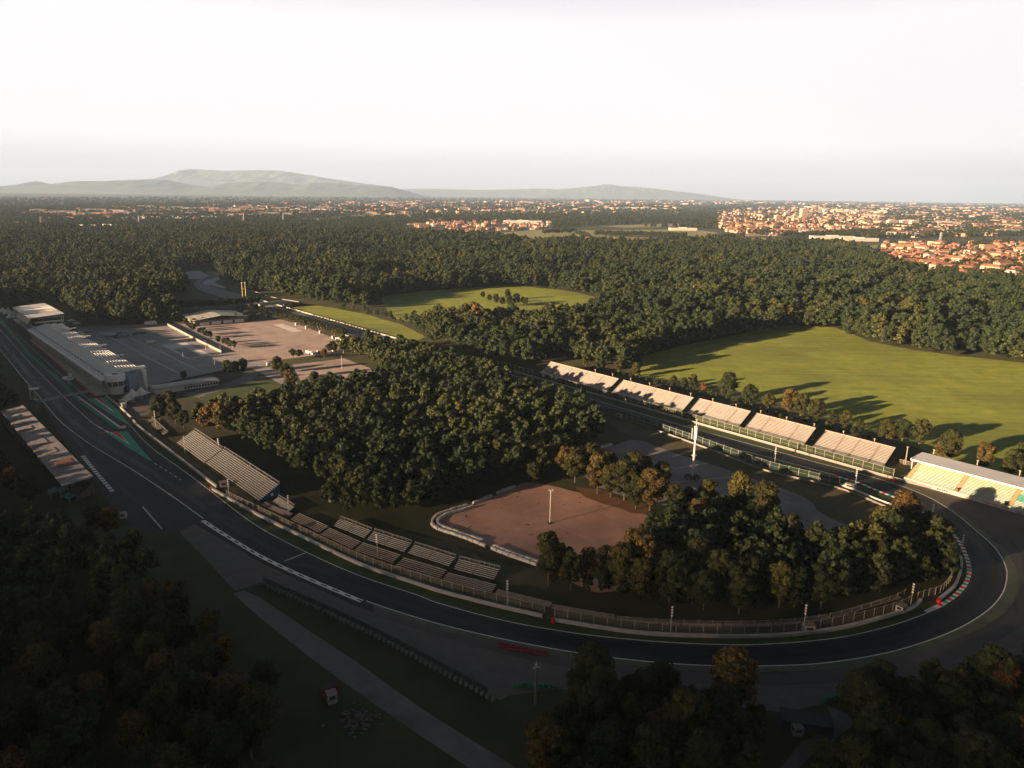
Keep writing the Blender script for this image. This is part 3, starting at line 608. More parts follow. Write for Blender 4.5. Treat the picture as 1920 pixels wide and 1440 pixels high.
# trees that stand apart: (px, py of the foot, kind, colour, scale, label)
LONE = [
    (1078, 905, 2, 'olive green', .74, 'rounded olive tree at the back corner of the red gravel lot'),
    (1120, 925, 6, 'golden brown', .95, 'first golden round tree from the mast row beside the red lot'),
    (1108, 900, 2, 'olive green', .78, 'rounded olive tree behind the golden one by the white blocks'),
    (1170, 938, 6, 'olive green', .95, 'egg shaped olive tree between the two gravel lots'),
    (1186, 915, 2, 'olive green', .76, 'tall round olive tree at the edge of the grey lot'),
    (1218, 958, 6, 'golden brown', .94, 'golden egg shaped tree beside the rusty grass patch'),
    (1203, 912, 5, 'dark green', .8, 'dark broad tree between the round trees of the lot divide'),
    (1240, 925, 2, 'olive green', .64, 'olive tree just left of the white mast'),
    (1262, 968, 6, 'olive green', .70, 'olive tree standing in the gap below the white mast'),
    (1290, 960, 5, 'olive green', .60, 'broad olive tree at the foot of the white mast'),
    (1326, 955, 2, 'yellow-green', .58, 'yellow-green tree to the right of the white mast foot'),
    (1385, 958, 5, 'yellow-green', .96, 'broad yellow-green tree on the near edge of the grey lot'),
    (1432, 985, 2, 'olive green', .82, 'tall olive tree at the near edge of the grey lot, right of the yellow-green one'),
    (1145, 932, 6, 'olive green', .95, 'olive round tree second from the end of the row beside the red lot'),
    (1140, 905, 2, 'olive green', .8, 'tall olive tree behind the row between the gravel lots'),
    (1192, 955, 6, 'dark green', .9, 'dark egg shaped tree on the red lot edge in the middle of the row'),
    (1232, 945, 2, 'dark green', .72, 'dark tree behind the golden egg shaped one in the row'),
    (1058, 895, 2, 'golden brown', .8, 'golden topped tree where the infield wood meets the red lot'),
    (1205, 1025, 3, 'golden brown', .55, 'thin wispy tree on the corner of the red gravel lot'),
    (1362, 752, 1, 'dark green', .82, 'large dark oak on the meadow edge behind the third grandstand'),
    (1405, 762, 5, 'dark green', .8, 'smaller dark tree just right of the large meadow edge oak'),
    (1440, 770, 5, 'olive green', .62, 'small olive tree on the meadow edge between two tree clumps'),
    (1478, 778, 0, 'golden brown', .78, 'golden topped oak in the clump behind the fourth grandstand'),
    (1500, 786, 3, 'olive green', .78, 'olive tree in front of the golden oak behind the fourth grandstand'),
    (1528, 790, 5, 'olive green', .78, 'rounded olive tree at the right end of the meadow clump'),
    (1300, 732, 5, 'dark green', .58, 'low dark tree behind the gap of the second and third grandstand'),
    (1282, 728, 5, 'dark green', .52, 'low dark tree behind the second grandstand'),
    (1262, 724, 5, 'olive green', .52, 'low olive tree behind the second grandstand roof pole'),
    (1318, 737, 3, 'rusty orange', .42, 'small rusty orange tree behind the third grandstand'),
    (1298, 726, 3, 'golden brown', .58, 'small golden tree beside the rusty orange one'),
    (1584, 806, 6, 'olive green', .58, 'small pointed olive tree behind the fifth grandstand'),
    (1610, 808, 5, 'dark green', .4, 'low dark bush tree right of the pointed olive tree'),
    (1560, 797, 5, 'dark green', .5, 'low dark bush tree left of the pointed olive tree'),
    (1660, 832, 0, 'olive green', .66, 'olive oak behind the right end of the fifth grandstand'),
    (1690, 834, 5, 'dark green', .8, 'dark tree behind the gap beside the covered stand'),
    (1722, 838, 3, 'olive green', .78, 'olive tree behind the left corner of the covered stand'),
    (1778, 866, 1, 'olive green', .72, 'large olive tree behind the blue-grey stand roof'),
    (1762, 862, 3, 'golden brown', .5, 'low golden tree leaning on the large olive one behind the covered stand'),
    (1842, 882, 3, 'golden brown', .72, 'golden brown tree behind the second pole of the covered stand'),
    (1893, 896, 0, 'olive green', .68, 'olive tree behind the right part of the covered stand roof'),
    (1918, 890, 1, 'olive green', .72, 'tall olive tree cut by the right picture edge behind the covered stand'),
    (1160, 702, 6, 'olive green', .7, 'olive tree at the near left corner of the big meadow'),
    (1192, 707, 0, 'olive green', .62, 'round olive tree beside the big meadow corner'),
    (1125, 696, 0, 'dark green', .68, 'dark round tree behind the first grandstand top rail'),
    (1098, 688, 3, 'olive green', .6, 'olive tree behind the middle of the first grandstand'),
    (905, 560, 5, 'dark green', .62, 'dark tree at the left end of the clump in the far clearing'),
    (1000, 908, 5, 'dark green', .7, 'dark tree at the top corner of the red gravel lot'),
    (1305, 1000, 1, 'golden brown', .74, 'big golden tree standing over the right corner of the red gravel lot'),
    (1345, 1010, 3, 'rusty orange', .62, 'thin rusty tree right of the big golden tree'),
    (1515, 1085, 3, 'rusty orange', .66, 'bright rusty orange tree in the copse near the grey lot tip'),
    (1690, 1000, 1, 'golden brown', .90, 'tallest golden tree beside the start of the bend'),
    (1765, 1030, 0, 'rusty orange', .68, 'rusty tree overhanging the red and white kerb'),
    (1735, 1065, 5, 'golden brown', .85, 'broad golden tree on the inside of the bend'),
    (1640, 1085, 4, 'olive green', .85, 'tall olive tree inside the bend'),
    (300, 792, 1, 'dark green', .80, 'big dark tree beside the white tents'),
    (330, 795, 0, 'dark green', .74, 'dark round tree right of the big tree by the tents'),
    (318, 775, 0, 'olive green', .78, 'olive topped tree behind the big tree by the tents'),
    (345, 803, 5, 'dark green', .7, 'dark low tree on the lawn behind the first near stand'),
    (427, 705, 0, 'dark green', .66, 'dark tree on the edge of the grey paddock lot'),
    (443, 702, 5, 'dark green', .66, 'dark spreading tree between the paddock lots'),
    (457, 700, 3, 'dark green', .66, 'dark leaning tree between the paddock lots'),
    (345, 712, 5, 'dark green', .42, 'small dark tree on the near edge of the grey paddock lot'),
    (520, 700, 0, 'olive green', .72, 'olive tree beside the small worn lot'),
    (535, 712, 5, 'dark green', .78, 'dark round tree beside the small worn lot'),
    (545, 730, 0, 'golden brown', .78, 'golden tree on the road corner by the small worn lot'),
    (590, 730, 0, 'dark green', .7, 'dark tree on the near side of the small worn lot'),
    (612, 735, 5, 'olive green', .8, 'olive tree on the near side of the small worn lot'),
    (608, 672, 3, 'golden brown', .5, 'nearly bare brown tree on the paddock lot edge'),
    (5, 762, 5, 'dark green', .85, 'dark tree left of the main straight by the gantry'),
    (22, 772, 0, 'dark green', .75, 'dark round tree at the foot of the gantry tower'),
    (-12, 750, 0, 'olive green', .85, 'olive tree cut by the left picture edge beside the straight'),
    (28, 930, 0, 'golden brown', .74, 'golden topped tree beside the patched stand roof'),
    (60, 945, 5, 'dark green', .84, 'dark round tree below the patched stand roof'),
    (5, 905, 1, 'dark green', .76, 'dark tree at the left picture edge beside the patched roof'),
    (210, 1005, 0, 'golden brown', .66, 'golden tinted tree below the white marshal box'),
    (180, 1000, 5, 'olive green', .76, 'olive tree left of the golden tinted one below the marshal box'),
    (1110, 1330, 1, 'dark green', .95, 'big dark tree reaching over the pale gravel beside the dark post'),
    (1085, 1340, 3, 'dark green', .78, 'dark ragged tree left of the big tree over the gravel'),
    (1370, 1330, 0, 'golden brown', 1.0, 'large golden tinted tree overlapping the outer kerb line'),
    (1240, 1325, 0, 'dark green', .74, 'round dark tree over the middle of the outer gravel'),
    (1180, 1325, 5, 'dark green', .62, 'low dark tree between the two big trees over the gravel'),
    (1740, 1325, 3, 'olive green', .78, 'ragged olive tree reaching over the outer gravel on the right'),
    (1800, 1335, 5, 'dark green', .68, 'dark tree on the gravel edge near the right corner'),
    (1870, 1330, 4, 'rusty orange', .72, 'tall rusty tree near the bottom right corner'),
]
for i_, (px, py, k, colr, s, lab) in enumerate(LONE):
    p = G(px, py); s *= 1.22 if i_ < 13 else 1.2 if (px > 1330 and py < 900 and py > 720) else 1; plant_tree(p.x, p.y, k, colr, s, lab)
# clump in the far clearing
for i, (px, py) in enumerate([(918, 566), (930, 570), (942, 574), (955, 575), (968, 572), (980, 570), (952, 562), (985, 574)]):
    p = G(px, py); plant_tree(p.x, p.y, (5, 2, 5, 6, 0, 5, 2, 5)[i], ('dark green', 'olive green')[i % 2], random.uniform(.6, .85),
                              'dark bushy tree in the clump standing in the far clearing', 'trees clumped in the far clearing')
near_pts = [(d_, x_, y_, wh_, k_, c_, s_ * (.70 if 'copse inside' in wh_ and y_ > 272 else 1)) for d_, x_, y_, wh_, k_, c_, s_ in near_pts]
near_pts.sort(key=lambda t: t[0])
NIND = 300 - len(LONE) - 8
first = {}
for d, x, y, where, kinds, cols, s in near_pts[:NIND]:
    c = random.choice(cols); k = random.choice(kinds)
    size = 'tall' if s * TREES[k][2] > 16.5 else 'small' if s * TREES[k][2] < 12.5 else 'middling'
    lab = '%s %s tree in the %s' % (size, c, where)
    plant_tree(x, y, k, c, s, lab, '%s %s trees in the %s' % (size, c, where), sz=random.uniform(.92, 1.1))
rest_near = near_pts[NIND:]

# ------------------------------------------------------------------ clipped paddock trees
def clipped(seed, h, r):
    arr = crown_arrays(seed, h, r, h * .22, 9, 70, .34, 'egg'); return crown_mesh('crown', arr, LEAF['dark green']), trunk_mb(h, .16, seed, 3, r * .3).mesh('trunk', M_bark)
CL = [clipped(300 + i, 6.2, 2.3) for i in range(3)]
def clip_tree(px, py, lab, grp, s=1.0):
    p = G(px, py); o = empty('clipped_tree', (p.x, p.y, 0), random.uniform(0, 6.28), lab, 'clipped tree', grp); o.scale = (s, s, s * random.uniform(.92, 1.08))
    c_, t_ = random.choice(CL); o.scale = o.scale * 1.25; link_mesh('crown', c_, o); link_mesh('trunk', t_, o); return o
for x, y in [(110, 780), (140, 820), (170, 840), (205, 855), (275, 890), (310, 900), (340, 925), (380, 935), (475, 985), (545, 1010), (580, 1025), (615, 1040), (655, 1050)]:
    clip_tree(330 + x / 6, 480 + y / 6, 'clipped dark green tree in the row between the two paddock lots', 'clipped trees between the paddock lots')
for x, y in [(215, 785), (308, 775), (400, 765), (492, 755), (583, 745), (672, 735), (762, 735), (845, 725), (937, 720), (1020, 705)]:
    clip_tree(330 + x / 6, 480 + y / 6, 'clipped round tree in the row before the striped roof hall', 'clipped trees in front of the striped hall')
for i in range(22):
    t = i / 21; clip_tree(330 + (1145 + 745 * t) / 6, 480 + (702 + 215 * t) / 6, 'clipped dark tree in the row beside the back straight', 'clipped trees beside the back straight', 1.08)
for i in range(20):
    t = i / 19; clip_tree(330 + (20 + 900 * t) / 6, 480 + (615 - 60 * t) / 6, 'dark tree in the avenue row behind the striped roof hall', 'avenue trees behind the striped hall', 1.35)
for x, y in [(850, 620), (905, 625), (975, 640), (1010, 655), (1320, 1150), (1385, 1160), (1728, 1095), (1790, 1092), (1770, 1060)]:
    clip_tree(330 + x / 6, 480 + y / 6, 'stray clipped dark tree on the edge of the worn paddock lot', 'stray clipped trees by the worn lot', 1.1)

# ------------------------------------------------------------------ woods beyond, each one object carrying many trees
lib = bpy.data.collections.new('tree_kinds')
def lowtree(seed, h, r, per, leaf, form, lobes=11):
    arr = crown_arrays(seed, h, r, h * .12, lobes, per, leaf, form); me = crown_mesh('wood_crown', arr, LEAF_MIX)
    o = bpy.data.objects.new('wood_crown_%02d' % seed, me); lib.objects.link(o)
for i, a in enumerate([('oak', 19, 6.2), ('oak', 21, 6.6), ('egg', 20, 5.0), ('wild', 19, 5.6), ('oak', 16, 5.8), ('egg', 23, 5.2)]):
    lowtree(10 + i, a[1], a[2], 44, .62, a[0])
def scatter(name, pts, scl, label):
    """pts Nx2, scl N: one object whose geometry nodes set a tree on each point"""
    n = len(pts); me = bpy.data.meshes.new(name); co = np.zeros((n, 3)); co[:, :2] = pts
    me.vertices.add(n); me.vertices.foreach_set('co', co.ravel())
    for an, ty, da in (('kind_index', 'INT', rng.integers(0, 6, n)), ('turn', 'FLOAT', rng.uniform(0, 6.28, n)), ('size', 'FLOAT_VECTOR', np.stack([scl[0] if isinstance(scl, tuple) else scl, scl[0] if isinstance(scl, tuple) else scl, scl[1] if isinstance(scl, tuple) else scl], 1))):
        at = me.attributes.new(an, ty, 'POINT')
        at.data.foreach_set('vector' if ty == 'FLOAT_VECTOR' else 'value', np.ascontiguousarray(da).ravel())
    me.update(); o = link_mesh(name, me); tag(o, label, 'woodland', None, 'stuff')
    ng = bpy.data.node_groups.new(name + '_nodes', 'GeometryNodeTree')
    ng.interface.new_socket('Geometry', in_out='INPUT', socket_type='NodeSocketGeometry'); ng.interface.new_socket('Geometry', in_out='OUTPUT', socket_type='NodeSocketGeometry')
    a = N(ng, 'NodeGroupInput'); z = N(ng, 'NodeGroupOutput'); io = N(ng, 'GeometryNodeInstanceOnPoints'); ci = N(ng, 'GeometryNodeCollectionInfo')
    ci.inputs['Collection'].default_value = lib; ci.inputs['Separate Children'].default_value = True; ci.inputs['Reset Children'].default_value = True
    def na(an, ty): q = N(ng, 'GeometryNodeInputNamedAttribute', data_type=ty); q.inputs['Name'].default_value = an; return q
    l = ng.links.new; l(a.outputs[0], io.inputs['Points']); l(ci.outputs[0], io.inputs['Instance']); io.inputs['Pick Instance'].default_value = True
    l(na('kind_index', 'INT').outputs[0], io.inputs['Instance Index']); cx = N(ng, 'ShaderNodeCombineXYZ'); l(na('turn', 'FLOAT').outputs[0], cx.inputs[2])
    l(cx.outputs[0], io.inputs['Rotation']); l(na('size', 'FLOAT_VECTOR').outputs[0], io.inputs['Scale']); l(io.outputs[0], z.inputs[0])
    md = o.modifiers.new('trees', 'NODES'); md.node_group = ng; return o
a = np.array([(t[1], t[2]) for t in rest_near]); s_ = np.array([t[6] for t in rest_near])
scatter('infield_wood', a, s_, 'rest of the dense infield wood behind the near stands')
TOWN_C = GP([(1640, 472), (1660, 452), (1760, 447), (2100, 447), (2100, 530), (1880, 525), (1800, 518), (1720, 506), (1660, 494)])
TOWN_D = GP([(755, 418), (860, 411), (1035, 414), (1035, 431), (870, 436), (765, 436)])
HOUSE_CLEAR = [GP([(1462, 503), (1555, 503), (1555, 512), (1462, 512)]), GP([(1405, 490), (1470, 490), (1470, 498), (1405, 498)])]
FC = [GP(f) for f in FARF] + [TOWN_C, TOWN_D] + HOUSE_CLEAR
F1 = GP([(-500, 590), (0, 580), (20, 573), (112, 568), (140, 586), (158, 611), (333, 607), (338, 588), (300, 568), (318, 556), (345, 556), (352, 545), (334, 526), (342, 505), (395, 500), (400, 430), (300, 432), (0, 436), (-500, 445)])
F2 = GP([(400, 500), (412, 513), (428, 528), (470, 546), (540, 561), (600, 571), (690, 582), (725, 556), (800, 548), (900, 541), (960, 538), (1060, 549), (1132, 565), (1300, 596), (1440, 621),
         (1480, 615), (1560, 620), (1622, 646), (1700, 661), (1800, 674), (1920, 686), (2300, 720), (2300, 540), (1920, 537), (1800, 529), (1680, 512), (1640, 488), (1600, 466), (1420, 464), (1330, 460), (1000, 461), (900, 449), (700, 440), (400, 428)])
F3 = GP([(752, 607), (800, 605), (900, 609), (1040, 605), (1100, 594), (1134, 579), (1300, 598), (1440, 622), (1400, 630), (1300, 650), (1211, 670), (1203, 688), (1182, 703), (1120, 690), (1030, 672),
         (1006, 686), (960, 684), (880, 664), (800, 640), (800, 632)])
p1 = fill(F1, 10.8, clear=FC); p2 = fill(F2, 11.0, clear=FC); p3 = fill(F3, 9.6)
print('forest', len(p1), len(p2), len(p3))
def varied(p, lo, hi):
    n1 = vnoise(p[:, 0] + 9000, p[:, 1], 70, 31); n2 = vnoise(p[:, 0] + 9000, p[:, 1], 26, 32); f = lo + (hi - lo) * (.55 * n1 + .25 * n2 + .2 * rng.random(len(p))) * 1.15
    n3 = vnoise(p[:, 0] + 9000, p[:, 1], 48, 33); k = ~((n2 < .16) & (rng.random(len(p)) < .7)) & ~((n3 < .13) & (n1 < .6)); return p[k], f[k] * rng.choice([1, 1, 1, 1, 1.28], k.sum())
p1, f1 = varied(p1, .62, 1.35); p2, f2 = varied(p2, .62, 1.38); p3, f3 = varied(p3, .55, 1.15)
scatter('paddock_forest', p1, f1, 'dark forest spreading behind the paddock on the left')
scatter('meadow_forest', p2, f2, 'broad forest spreading behind the two clearings')
scatter('back_straight_wood', p3, f3, 'wood between the back straight and the big meadow')
sc_ = GP([(640, 580), (735, 597), (760, 604), (815, 612), (815, 640), (770, 612), (700, 592), (640, 583)])
p4 = fill(sc_, 7.5); scatter('roadside_scrub', p4, rng.uniform(.22, .5, len(p4)), 'low scrub between the yellow strip and the far clearing')
for nm_, W_, tx_ in (('copse_undergrowth', W2, 'dark undergrowth beneath the copse inside the bend'), ('outer_undergrowth', W4, 'dark undergrowth beneath the copse outside the bend'), ('path_undergrowth', W5, 'dark undergrowth beneath the copse by the gravel path')):
    pu = fill(W_, 5.0); scatter(nm_, pu, rng.uniform(.18, .36, len(pu)), tx_)
p5 = fill(GP([(1170, 706), (1260, 722), (1340, 740), (1440, 775), (1560, 803), (1640, 826), (1640, 830), (1560, 810), (1440, 783), (1340, 748), (1240, 728), (1165, 712)]), 6.0)
scatter('hedge_scrub', p5, rng.uniform(.16, .3, len(p5)), 'low scrub hedge running behind the grandstands')

# ------------------------------------------------------------------ pit building and its neighbours
PRZ = math.atan2(-PD.y, -PD.x)
def pit_root(name, s, t, label, cat): p = PL(s, t); return empty(name, (p.x, p.y, 0), PRZ, label, cat)   # local X towards the near end, Y behind the garages
M_pitroof = mat('pit_roof', (.74, .74, .72), .65, col2=(.82, .82, .79), scale=.15)
r = pit_root('pit_building', 247, 0, 'long white pit building with louvred roof bays beside the main straight', 'pit building')
b = MB(); b.box(0, 247, 0.6, 19.5, 0, 8.2, 0); b.build('wall', [M_beige], r)
b = MB()
for k in range(31):
    b.box(3 + k * 7.9, 8.2 + k * 7.9, 0.2, 0.58, 0.05, 3.6, 0)
b.build('garage_doors', [M_conc], r)
b = MB(); b.slab((0, -1.6, 8.4), (247, -1.6, 8.4), (247, -0.1, 4.0), (0, -0.1, 4.0), .15); b.box(0, 247, -1.9, -1.4, 8.42, 8.9)
b.build('canopy', M_beige, r)
b = MB(); b.slab((-1, -1.7, 9.2), (247.5, -1.7, 9.2), (247.5, 12.5, 12.9), (-1, 12.5, 12.9), .5)
b.slab((-1, 12.5, 12.9), (247.5, 12.5, 12.9), (247.5, 21.5, 11.6), (-1, 21.5, 11.6), .5)
rf = b.build('roof', M_pitroof, r)
b = MB()
for k in range(8):
    y = 0.5 + k * 1.55; z = 9.2 + (y + 1.7) / 14.2 * 3.7; b.box(0, 246, y, y + .16, z - .1, z + .28)
for k in range(26):
    x = 4 + k * 9.4; z = 9.2 + (3.5 + 1.7) / 14.2 * 3.7; b.box(x, x + 4.6, 2.6, 3.6, z - .1, z + .45)
b.build('roof_ribs', M_roofg, rf)
for k in range(5):
    x0 = 6 + k * 48.4; x1 = x0 + 44.5; yb = 12.0; b = MB()
    for j in range(7):                          # long louvre blades of one bay, stepping back
        y = yb + j * 1.9; b.box(x0 + j * 1.2, x1, y, y + .55, 14.0 - j * .10, 14.5 - j * .10)
    for j in range(9):
        x = x0 + 6 + j * 4.7; b.box(x, x + .45, yb + .2, yb + 12.2, 13.4, 13.95)
    b.bar((x0, yb + 1, 12.8), (x0 + 2, yb + 9, 14.4), .35); b.bar((x1, yb, 12.8), (x1, yb + 12.5, 13.6), .4)
    ob_ = b.build('roof_louvre', M_pitroof, rf)
    b = MB(); b.box(x0 + 1, x0 + 9, yb + .8, yb + 5.5, 12.95, 13.15); b.box(x0 + 12, x1 - 1, yb + 6, yb + 11, 12.4, 12.6); b.build('roof_opening', M_dark, rf)
    b = MB(); b.box(x1 - .5, x1 + 1.5, yb + 3, yb + 15.5, 14.6, 15.2); b.build('roof_end_bar', M_roofw, rf)
b = MB()
for k in range(4): b.box(247.2, 249.5, 1 + k * 2.0, 2.5 + k * 2.0, 3.5, 7.5)
b.build('window', M_glass, r)
tw = MB(); tw.cyl(251.5, 6.2, 0, 4.2, 4.5, 20); tw.cyl(251.5, 6.2, 4.2, 6.0, 5.4, 20, 6.4); tw.cyl(251.5, 6.2, 9.2, 13.6, 6.4, 24, 6.3)
to = tw.build('control_tower', M_roofw, r)
b = MB(); b.cyl(251.5, 6.2, 6.0, 9.2, 5.9, 20); b.build('window', M_glass, to)
b = MB(); b.cyl(251.5, 6.2, 13.62, 13.75, 2.1, 16); b.build('roof_opening', M_dark, to)
b = MB()
for k in range(10): a = k * .628; b.bar((251.5 + 6.2 * math.cos(a), 6.2 + 6.2 * math.sin(a), 6), (251.5 + 6.2 * math.cos(a), 6.2 + 6.2 * math.sin(a), 9.3), .22)
b.build('tower_columns', M_roofw, to)
M_bluegrey = mat('blue_grey_wall', (0.22, 0.28, 0.34), 0.7, 0.1, .3)
b = MB(); b.box(247.2, 254, 12, 20, 0, 12.6); b.box(254.05, 256, 13, 15.5, 0, 12.0); b.build('end_block', M_bluegrey, r)
b = MB(); b.box(249, 255.5, 23.2, 25.4, 0, 14.2); b.build('end_slab', M_roofw, r)
b = MB(); b.box(246, 249.5, 12, 27, 14.2, 15.0); b.build('end_beam', M_roofw, r)

r = pit_root('hospitality_building', 351, 5, 'tall terraced building with striped white roof beyond the pit building', 'building')
b = MB(); b.box(4, 84, 5, 26, 0, 13.6); b.build('wall', M_conc, r)
b = MB(); b.slab((0, -1, 17.2), (88, -1, 17.2), (88, 28, 19.0), (0, 28, 19.0), .5, 0)
for x0, x1 in ((22, 50), (55, 60)): b.slab((x0, -1.05, 17.32), (x1, -1.05, 17.32), (x1, 28.05, 19.12), (x0, 28.05, 19.12), .1, 1)
b.build('roof', [M_roofg, M_roofw], r)
for k, (z, y) in enumerate([(4.0, -1.5), (8.2, 0.5), (12.2, 2.5)]):
    b = MB(); b.box(-1, 90, y, 26, z, z + .5); b.box(-1, 90, y, y + .2, z + .5, z + 1.4); b.box(90.02, 90.3, y, 24, z + .5, z + 1.4); f = b.build('terrace', M_roofw, r)
    b = MB(); b.box(4, 84.2, 4.7, 4.98, z + .6, z + 3.0); b.box(84.02, 84.3, 5, 25, z + .6, z + 3.0); b.build('window', M_glass, f)
b = MB()
for k in range(12):
    for y in (0, 27): b.bar((2 + k * 7.6, y, 0), (2 + k * 7.6, y, 17.3), .22)
b.build('columns', M_roofw, r)
b = MB(); b.slab((40, -3.5, 12), (88, -3.5, 12), (86, 1.0, 16.5), (40, 1.0, 16.5), .3); b.build('front_awning', mat('gold_awning', (.42, .34, .22), .7, .15, .3), r)

def tent(name, p, rz, sx, sy, ze, zp, label, cat='tent', grp=None, nx_=1, m=M_roofw, walls=False):
    r = empty(name, (p.x, p.y, 0), rz, label, cat, grp); b = MB()
    for i in range(nx_):
        x0 = -sx * nx_ / 2 + i * sx; c_ = (x0 + sx / 2, 0, zp)
        q = [(x0, -sy / 2, ze), (x0 + sx, -sy / 2, ze), (x0 + sx, sy / 2, ze), (x0, sy / 2, ze)]
        prev = q; n = 4
        for j in range(1, n + 1):               # peaked canopy with a hollow curve
            t_ = j / n; h_ = ze + (zp - ze) * t_ ** 1.7; cur = [(p_[0] + (c_[0] - p_[0]) * t_ * .97, p_[1] + (c_[1] - p_[1]) * t_ * .97, h_) for p_ in q]
            for e in range(4): b.quad([prev[e], prev[(e + 1) % 4], cur[(e + 1) % 4], cur[e]])
            prev = cur
    b.build('canopy', m, r); b = MB()
    for i in range(nx_ + 1):
        for y in (-sy / 2, sy / 2): b.bar((-sx * nx_ / 2 + i * sx, y * .98, 0), (-sx * nx_ / 2 + i * sx, y * .98, ze), .12)
    b.build('poles', M_gpost, r)
    if walls: b = MB(); b.box(-sx * nx_ / 2 + .2, sx * nx_ / 2 - .2, sy / 2 - .25, sy / 2 - .15, 0, ze); b.box(-sx * nx_ / 2 + .2, -sx * nx_ / 2 + .3, -sy / 2 + .2, sy / 2 - .3, 0, ze); b.build('side_wall', M_roofw, r)
    return r
tent('peaked_tent', G(238, 757), PRZ + .5, 7, 7, 3.0, 5.6, 'small white peaked tent nearest the green painted wedge', grp=None, walls=True)
tent('peaked_tent', G(250, 751), PRZ + .5, 8.5, 8.5, 3.4, 8.0, 'large white peaked tent in the middle by the round tower', walls=True)
tent('peaked_tent', G(266, 747), PRZ + .5, 9, 9, 3.4, 8.0, 'large white peaked tent nearest the big dark tree')
def hut(name, p, rz, sx, sy, h, label, cat, m=M_roofw, roof=M_roofg, win=True, grp=None):
    r = empty(name, (p.x, p.y, 0), rz, label, cat, grp); b = MB(); b.box(-sx / 2, sx / 2, -sy / 2, sy / 2, 0, h); b.build('body', m, r)
    b = MB(); b.box(-sx / 2 - .12, sx / 2 + .12, -sy / 2 - .12, sy / 2 + .12, h, h + .18); b.build('roof', roof, r)
    if win: b = MB(); b.box(-sx * .3, sx * .3, -sy / 2 - .03, -sy / 2, h * .5, h * .85); b.box(-sx / 2 - .03, -sx / 2, -sy * .3, sy * .3, h * .5, h * .85); b.build('window', M_glass, r)
    return r
hut('site_cabin', G(232, 764), PRZ, 4.2, 2.6, 2.8, 'white cabin at the front corner of the white tents', 'cabin')
for i, (s_, t_) in enumerate([(420, 5), (405, 8), (388, 10), (372, 6)]):
    tent('membrane_tent', PL(s_, t_), PRZ, 9, 11, 4, 9 + i % 2, 'white membrane tent roof at the left picture edge beyond the terraced building', grp='white membrane tents at the far left')
for s_ in (300, 322): tent('paddock_awning', PL(s_, 50), PRZ, 8, 6, 2.6, 4.4, 'small white awning tent behind the terraced building', grp='small awning tents behind the terraced building')
for s_ in (232, 244): tent('paddock_awning', PL(s_, 40), PRZ, 6, 5, 2.4, 4.0, 'white awning at the back of the grey paddock lot', grp='white awnings at the back of the paddock lot')

# pit wall, podium arm, starter platform, gantry
r = pit_root('pit_wall', 260, -15, 'long white pit wall with green foot between pit lane and main straight', 'wall')
inv = Matrix.Translation(r.location) @ Matrix.Rotation(PRZ, 4, 'Z'); inv = inv.inverted()
def loc(P_): return [Vector((inv @ Vector((p.x, p.y, 0))).xy) for p in P_]
wall_mb(MB(), [Vector((0, 0)), Vector((1, 0))], 1, 0, 1)
b = MB(); wall_mb(b, loc(PW[1:]), .5, 0, 1.1); b.build('wall_body', M_conc, r)
b = MB(); wall_mb(b, loc(PW[4:]), .9, 1.12, 1.3); e_ = loc([PW[-1]])[0]; b.box(e_.x - .5, e_.x + .6, e_.y - .2, e_.y + 3.0, 0, 1.3); b.build('white_cap', M_white, r)
b = MB(); wall_mb(b, loc([p + Vector((0, 0)) for p in PW[1:5]]), .12, 1.1, 2.6); b.build('fence_panel', NETD, r)
b = MB(); wall_mb(b, loc([G(10, 609), G(45, 652)]), .5, 1.11, 1.6); b.build('yellow_cap', mat('yellow_paint', (.55, .42, .12), .7, .1, .5), r)
r = pit_root('podium_platform', 32, -15, 'white disc shaped podium platform reaching out over the pit lane', 'podium')
b = MB(); b.cyl(0, 0, 6.4, 7.2, 3.2, 20, 3.8); b.cyl(3.5, 0, 6.5, 7.2, 2.6, 16, 3.0); b.cyl(-3.4, 0, 6.5, 7.1, 2.4, 16, 2.7); b.build('deck', M_roofw, r)
b = MB(); b.box(-1.8, 1.8, .6, 2.2, 7.2, 10.2); b.build('backdrop_panel', M_pale, r)
b = MB(); b.bar((3, .6, 6.9), (7.5, 14.6, 7.8), .35); b.build('gangway', M_metal, r)
b = MB(); b.cyl(0, 0, 0, 6.4, .45, 10); b.build('support_column', M_gpost, r)
p = G(67, 752); r = empty('starter_platform', (p.x, p.y, 0), PRZ, 'small white disc platform on a post beside the left side of the straight', 'platform')
b = MB(); b.cyl(0, 0, 8.0, 8.6, 2.6, 20, 3.0); b.cyl(1.6, 0, 8.6, 8.8, 1.6, 14); b.build('deck', M_roofw, r); b = MB(); b.cyl(0, 0, 0, 8.0, .3, 8); b.build('column', M_gpost, r)
p = G(58, 749); r = empty('sun_tinted_pylon', (p.x, p.y, 0), PRZ, 'narrow upright board coloured orange as if sunlit left of the straight', 'pylon')
b = MB(); b.box(-.5, .5, -.35, .35, 0, 11); b.build('board', mat('painted_sun_board', (.62, .42, .30), .7, .1, .5), r); b = MB(); b.box(-.7, .7, -.5, .5, 0, .6); b.build('footing', M_conc, r)  # warm evening sun is put into the board colour
gL, gR = PL(-19, -43.5), PL(-5.4, 5.8); d_ = (gR - gL); Lg = d_.length
r = empty('timing_gantry', (gL.x, gL.y, 0), math.atan2(d_.y, d_.x), 'steel gantry with two long beams spanning the main straight', 'gantry')
b = MB()
for y in (-1.7, 1.7): b.box(0, Lg, y - .2, y + .2, 5.7, 6.2)
b.build('beams', M_metal, r); b = MB()
for k in range(15): x = k * Lg / 14; b.bar((x, -1.6, 5.9), (x + (Lg / 14 if k < 14 else 0), 1.6, 5.9), .09)
b.build('lattice', M_metal, r)
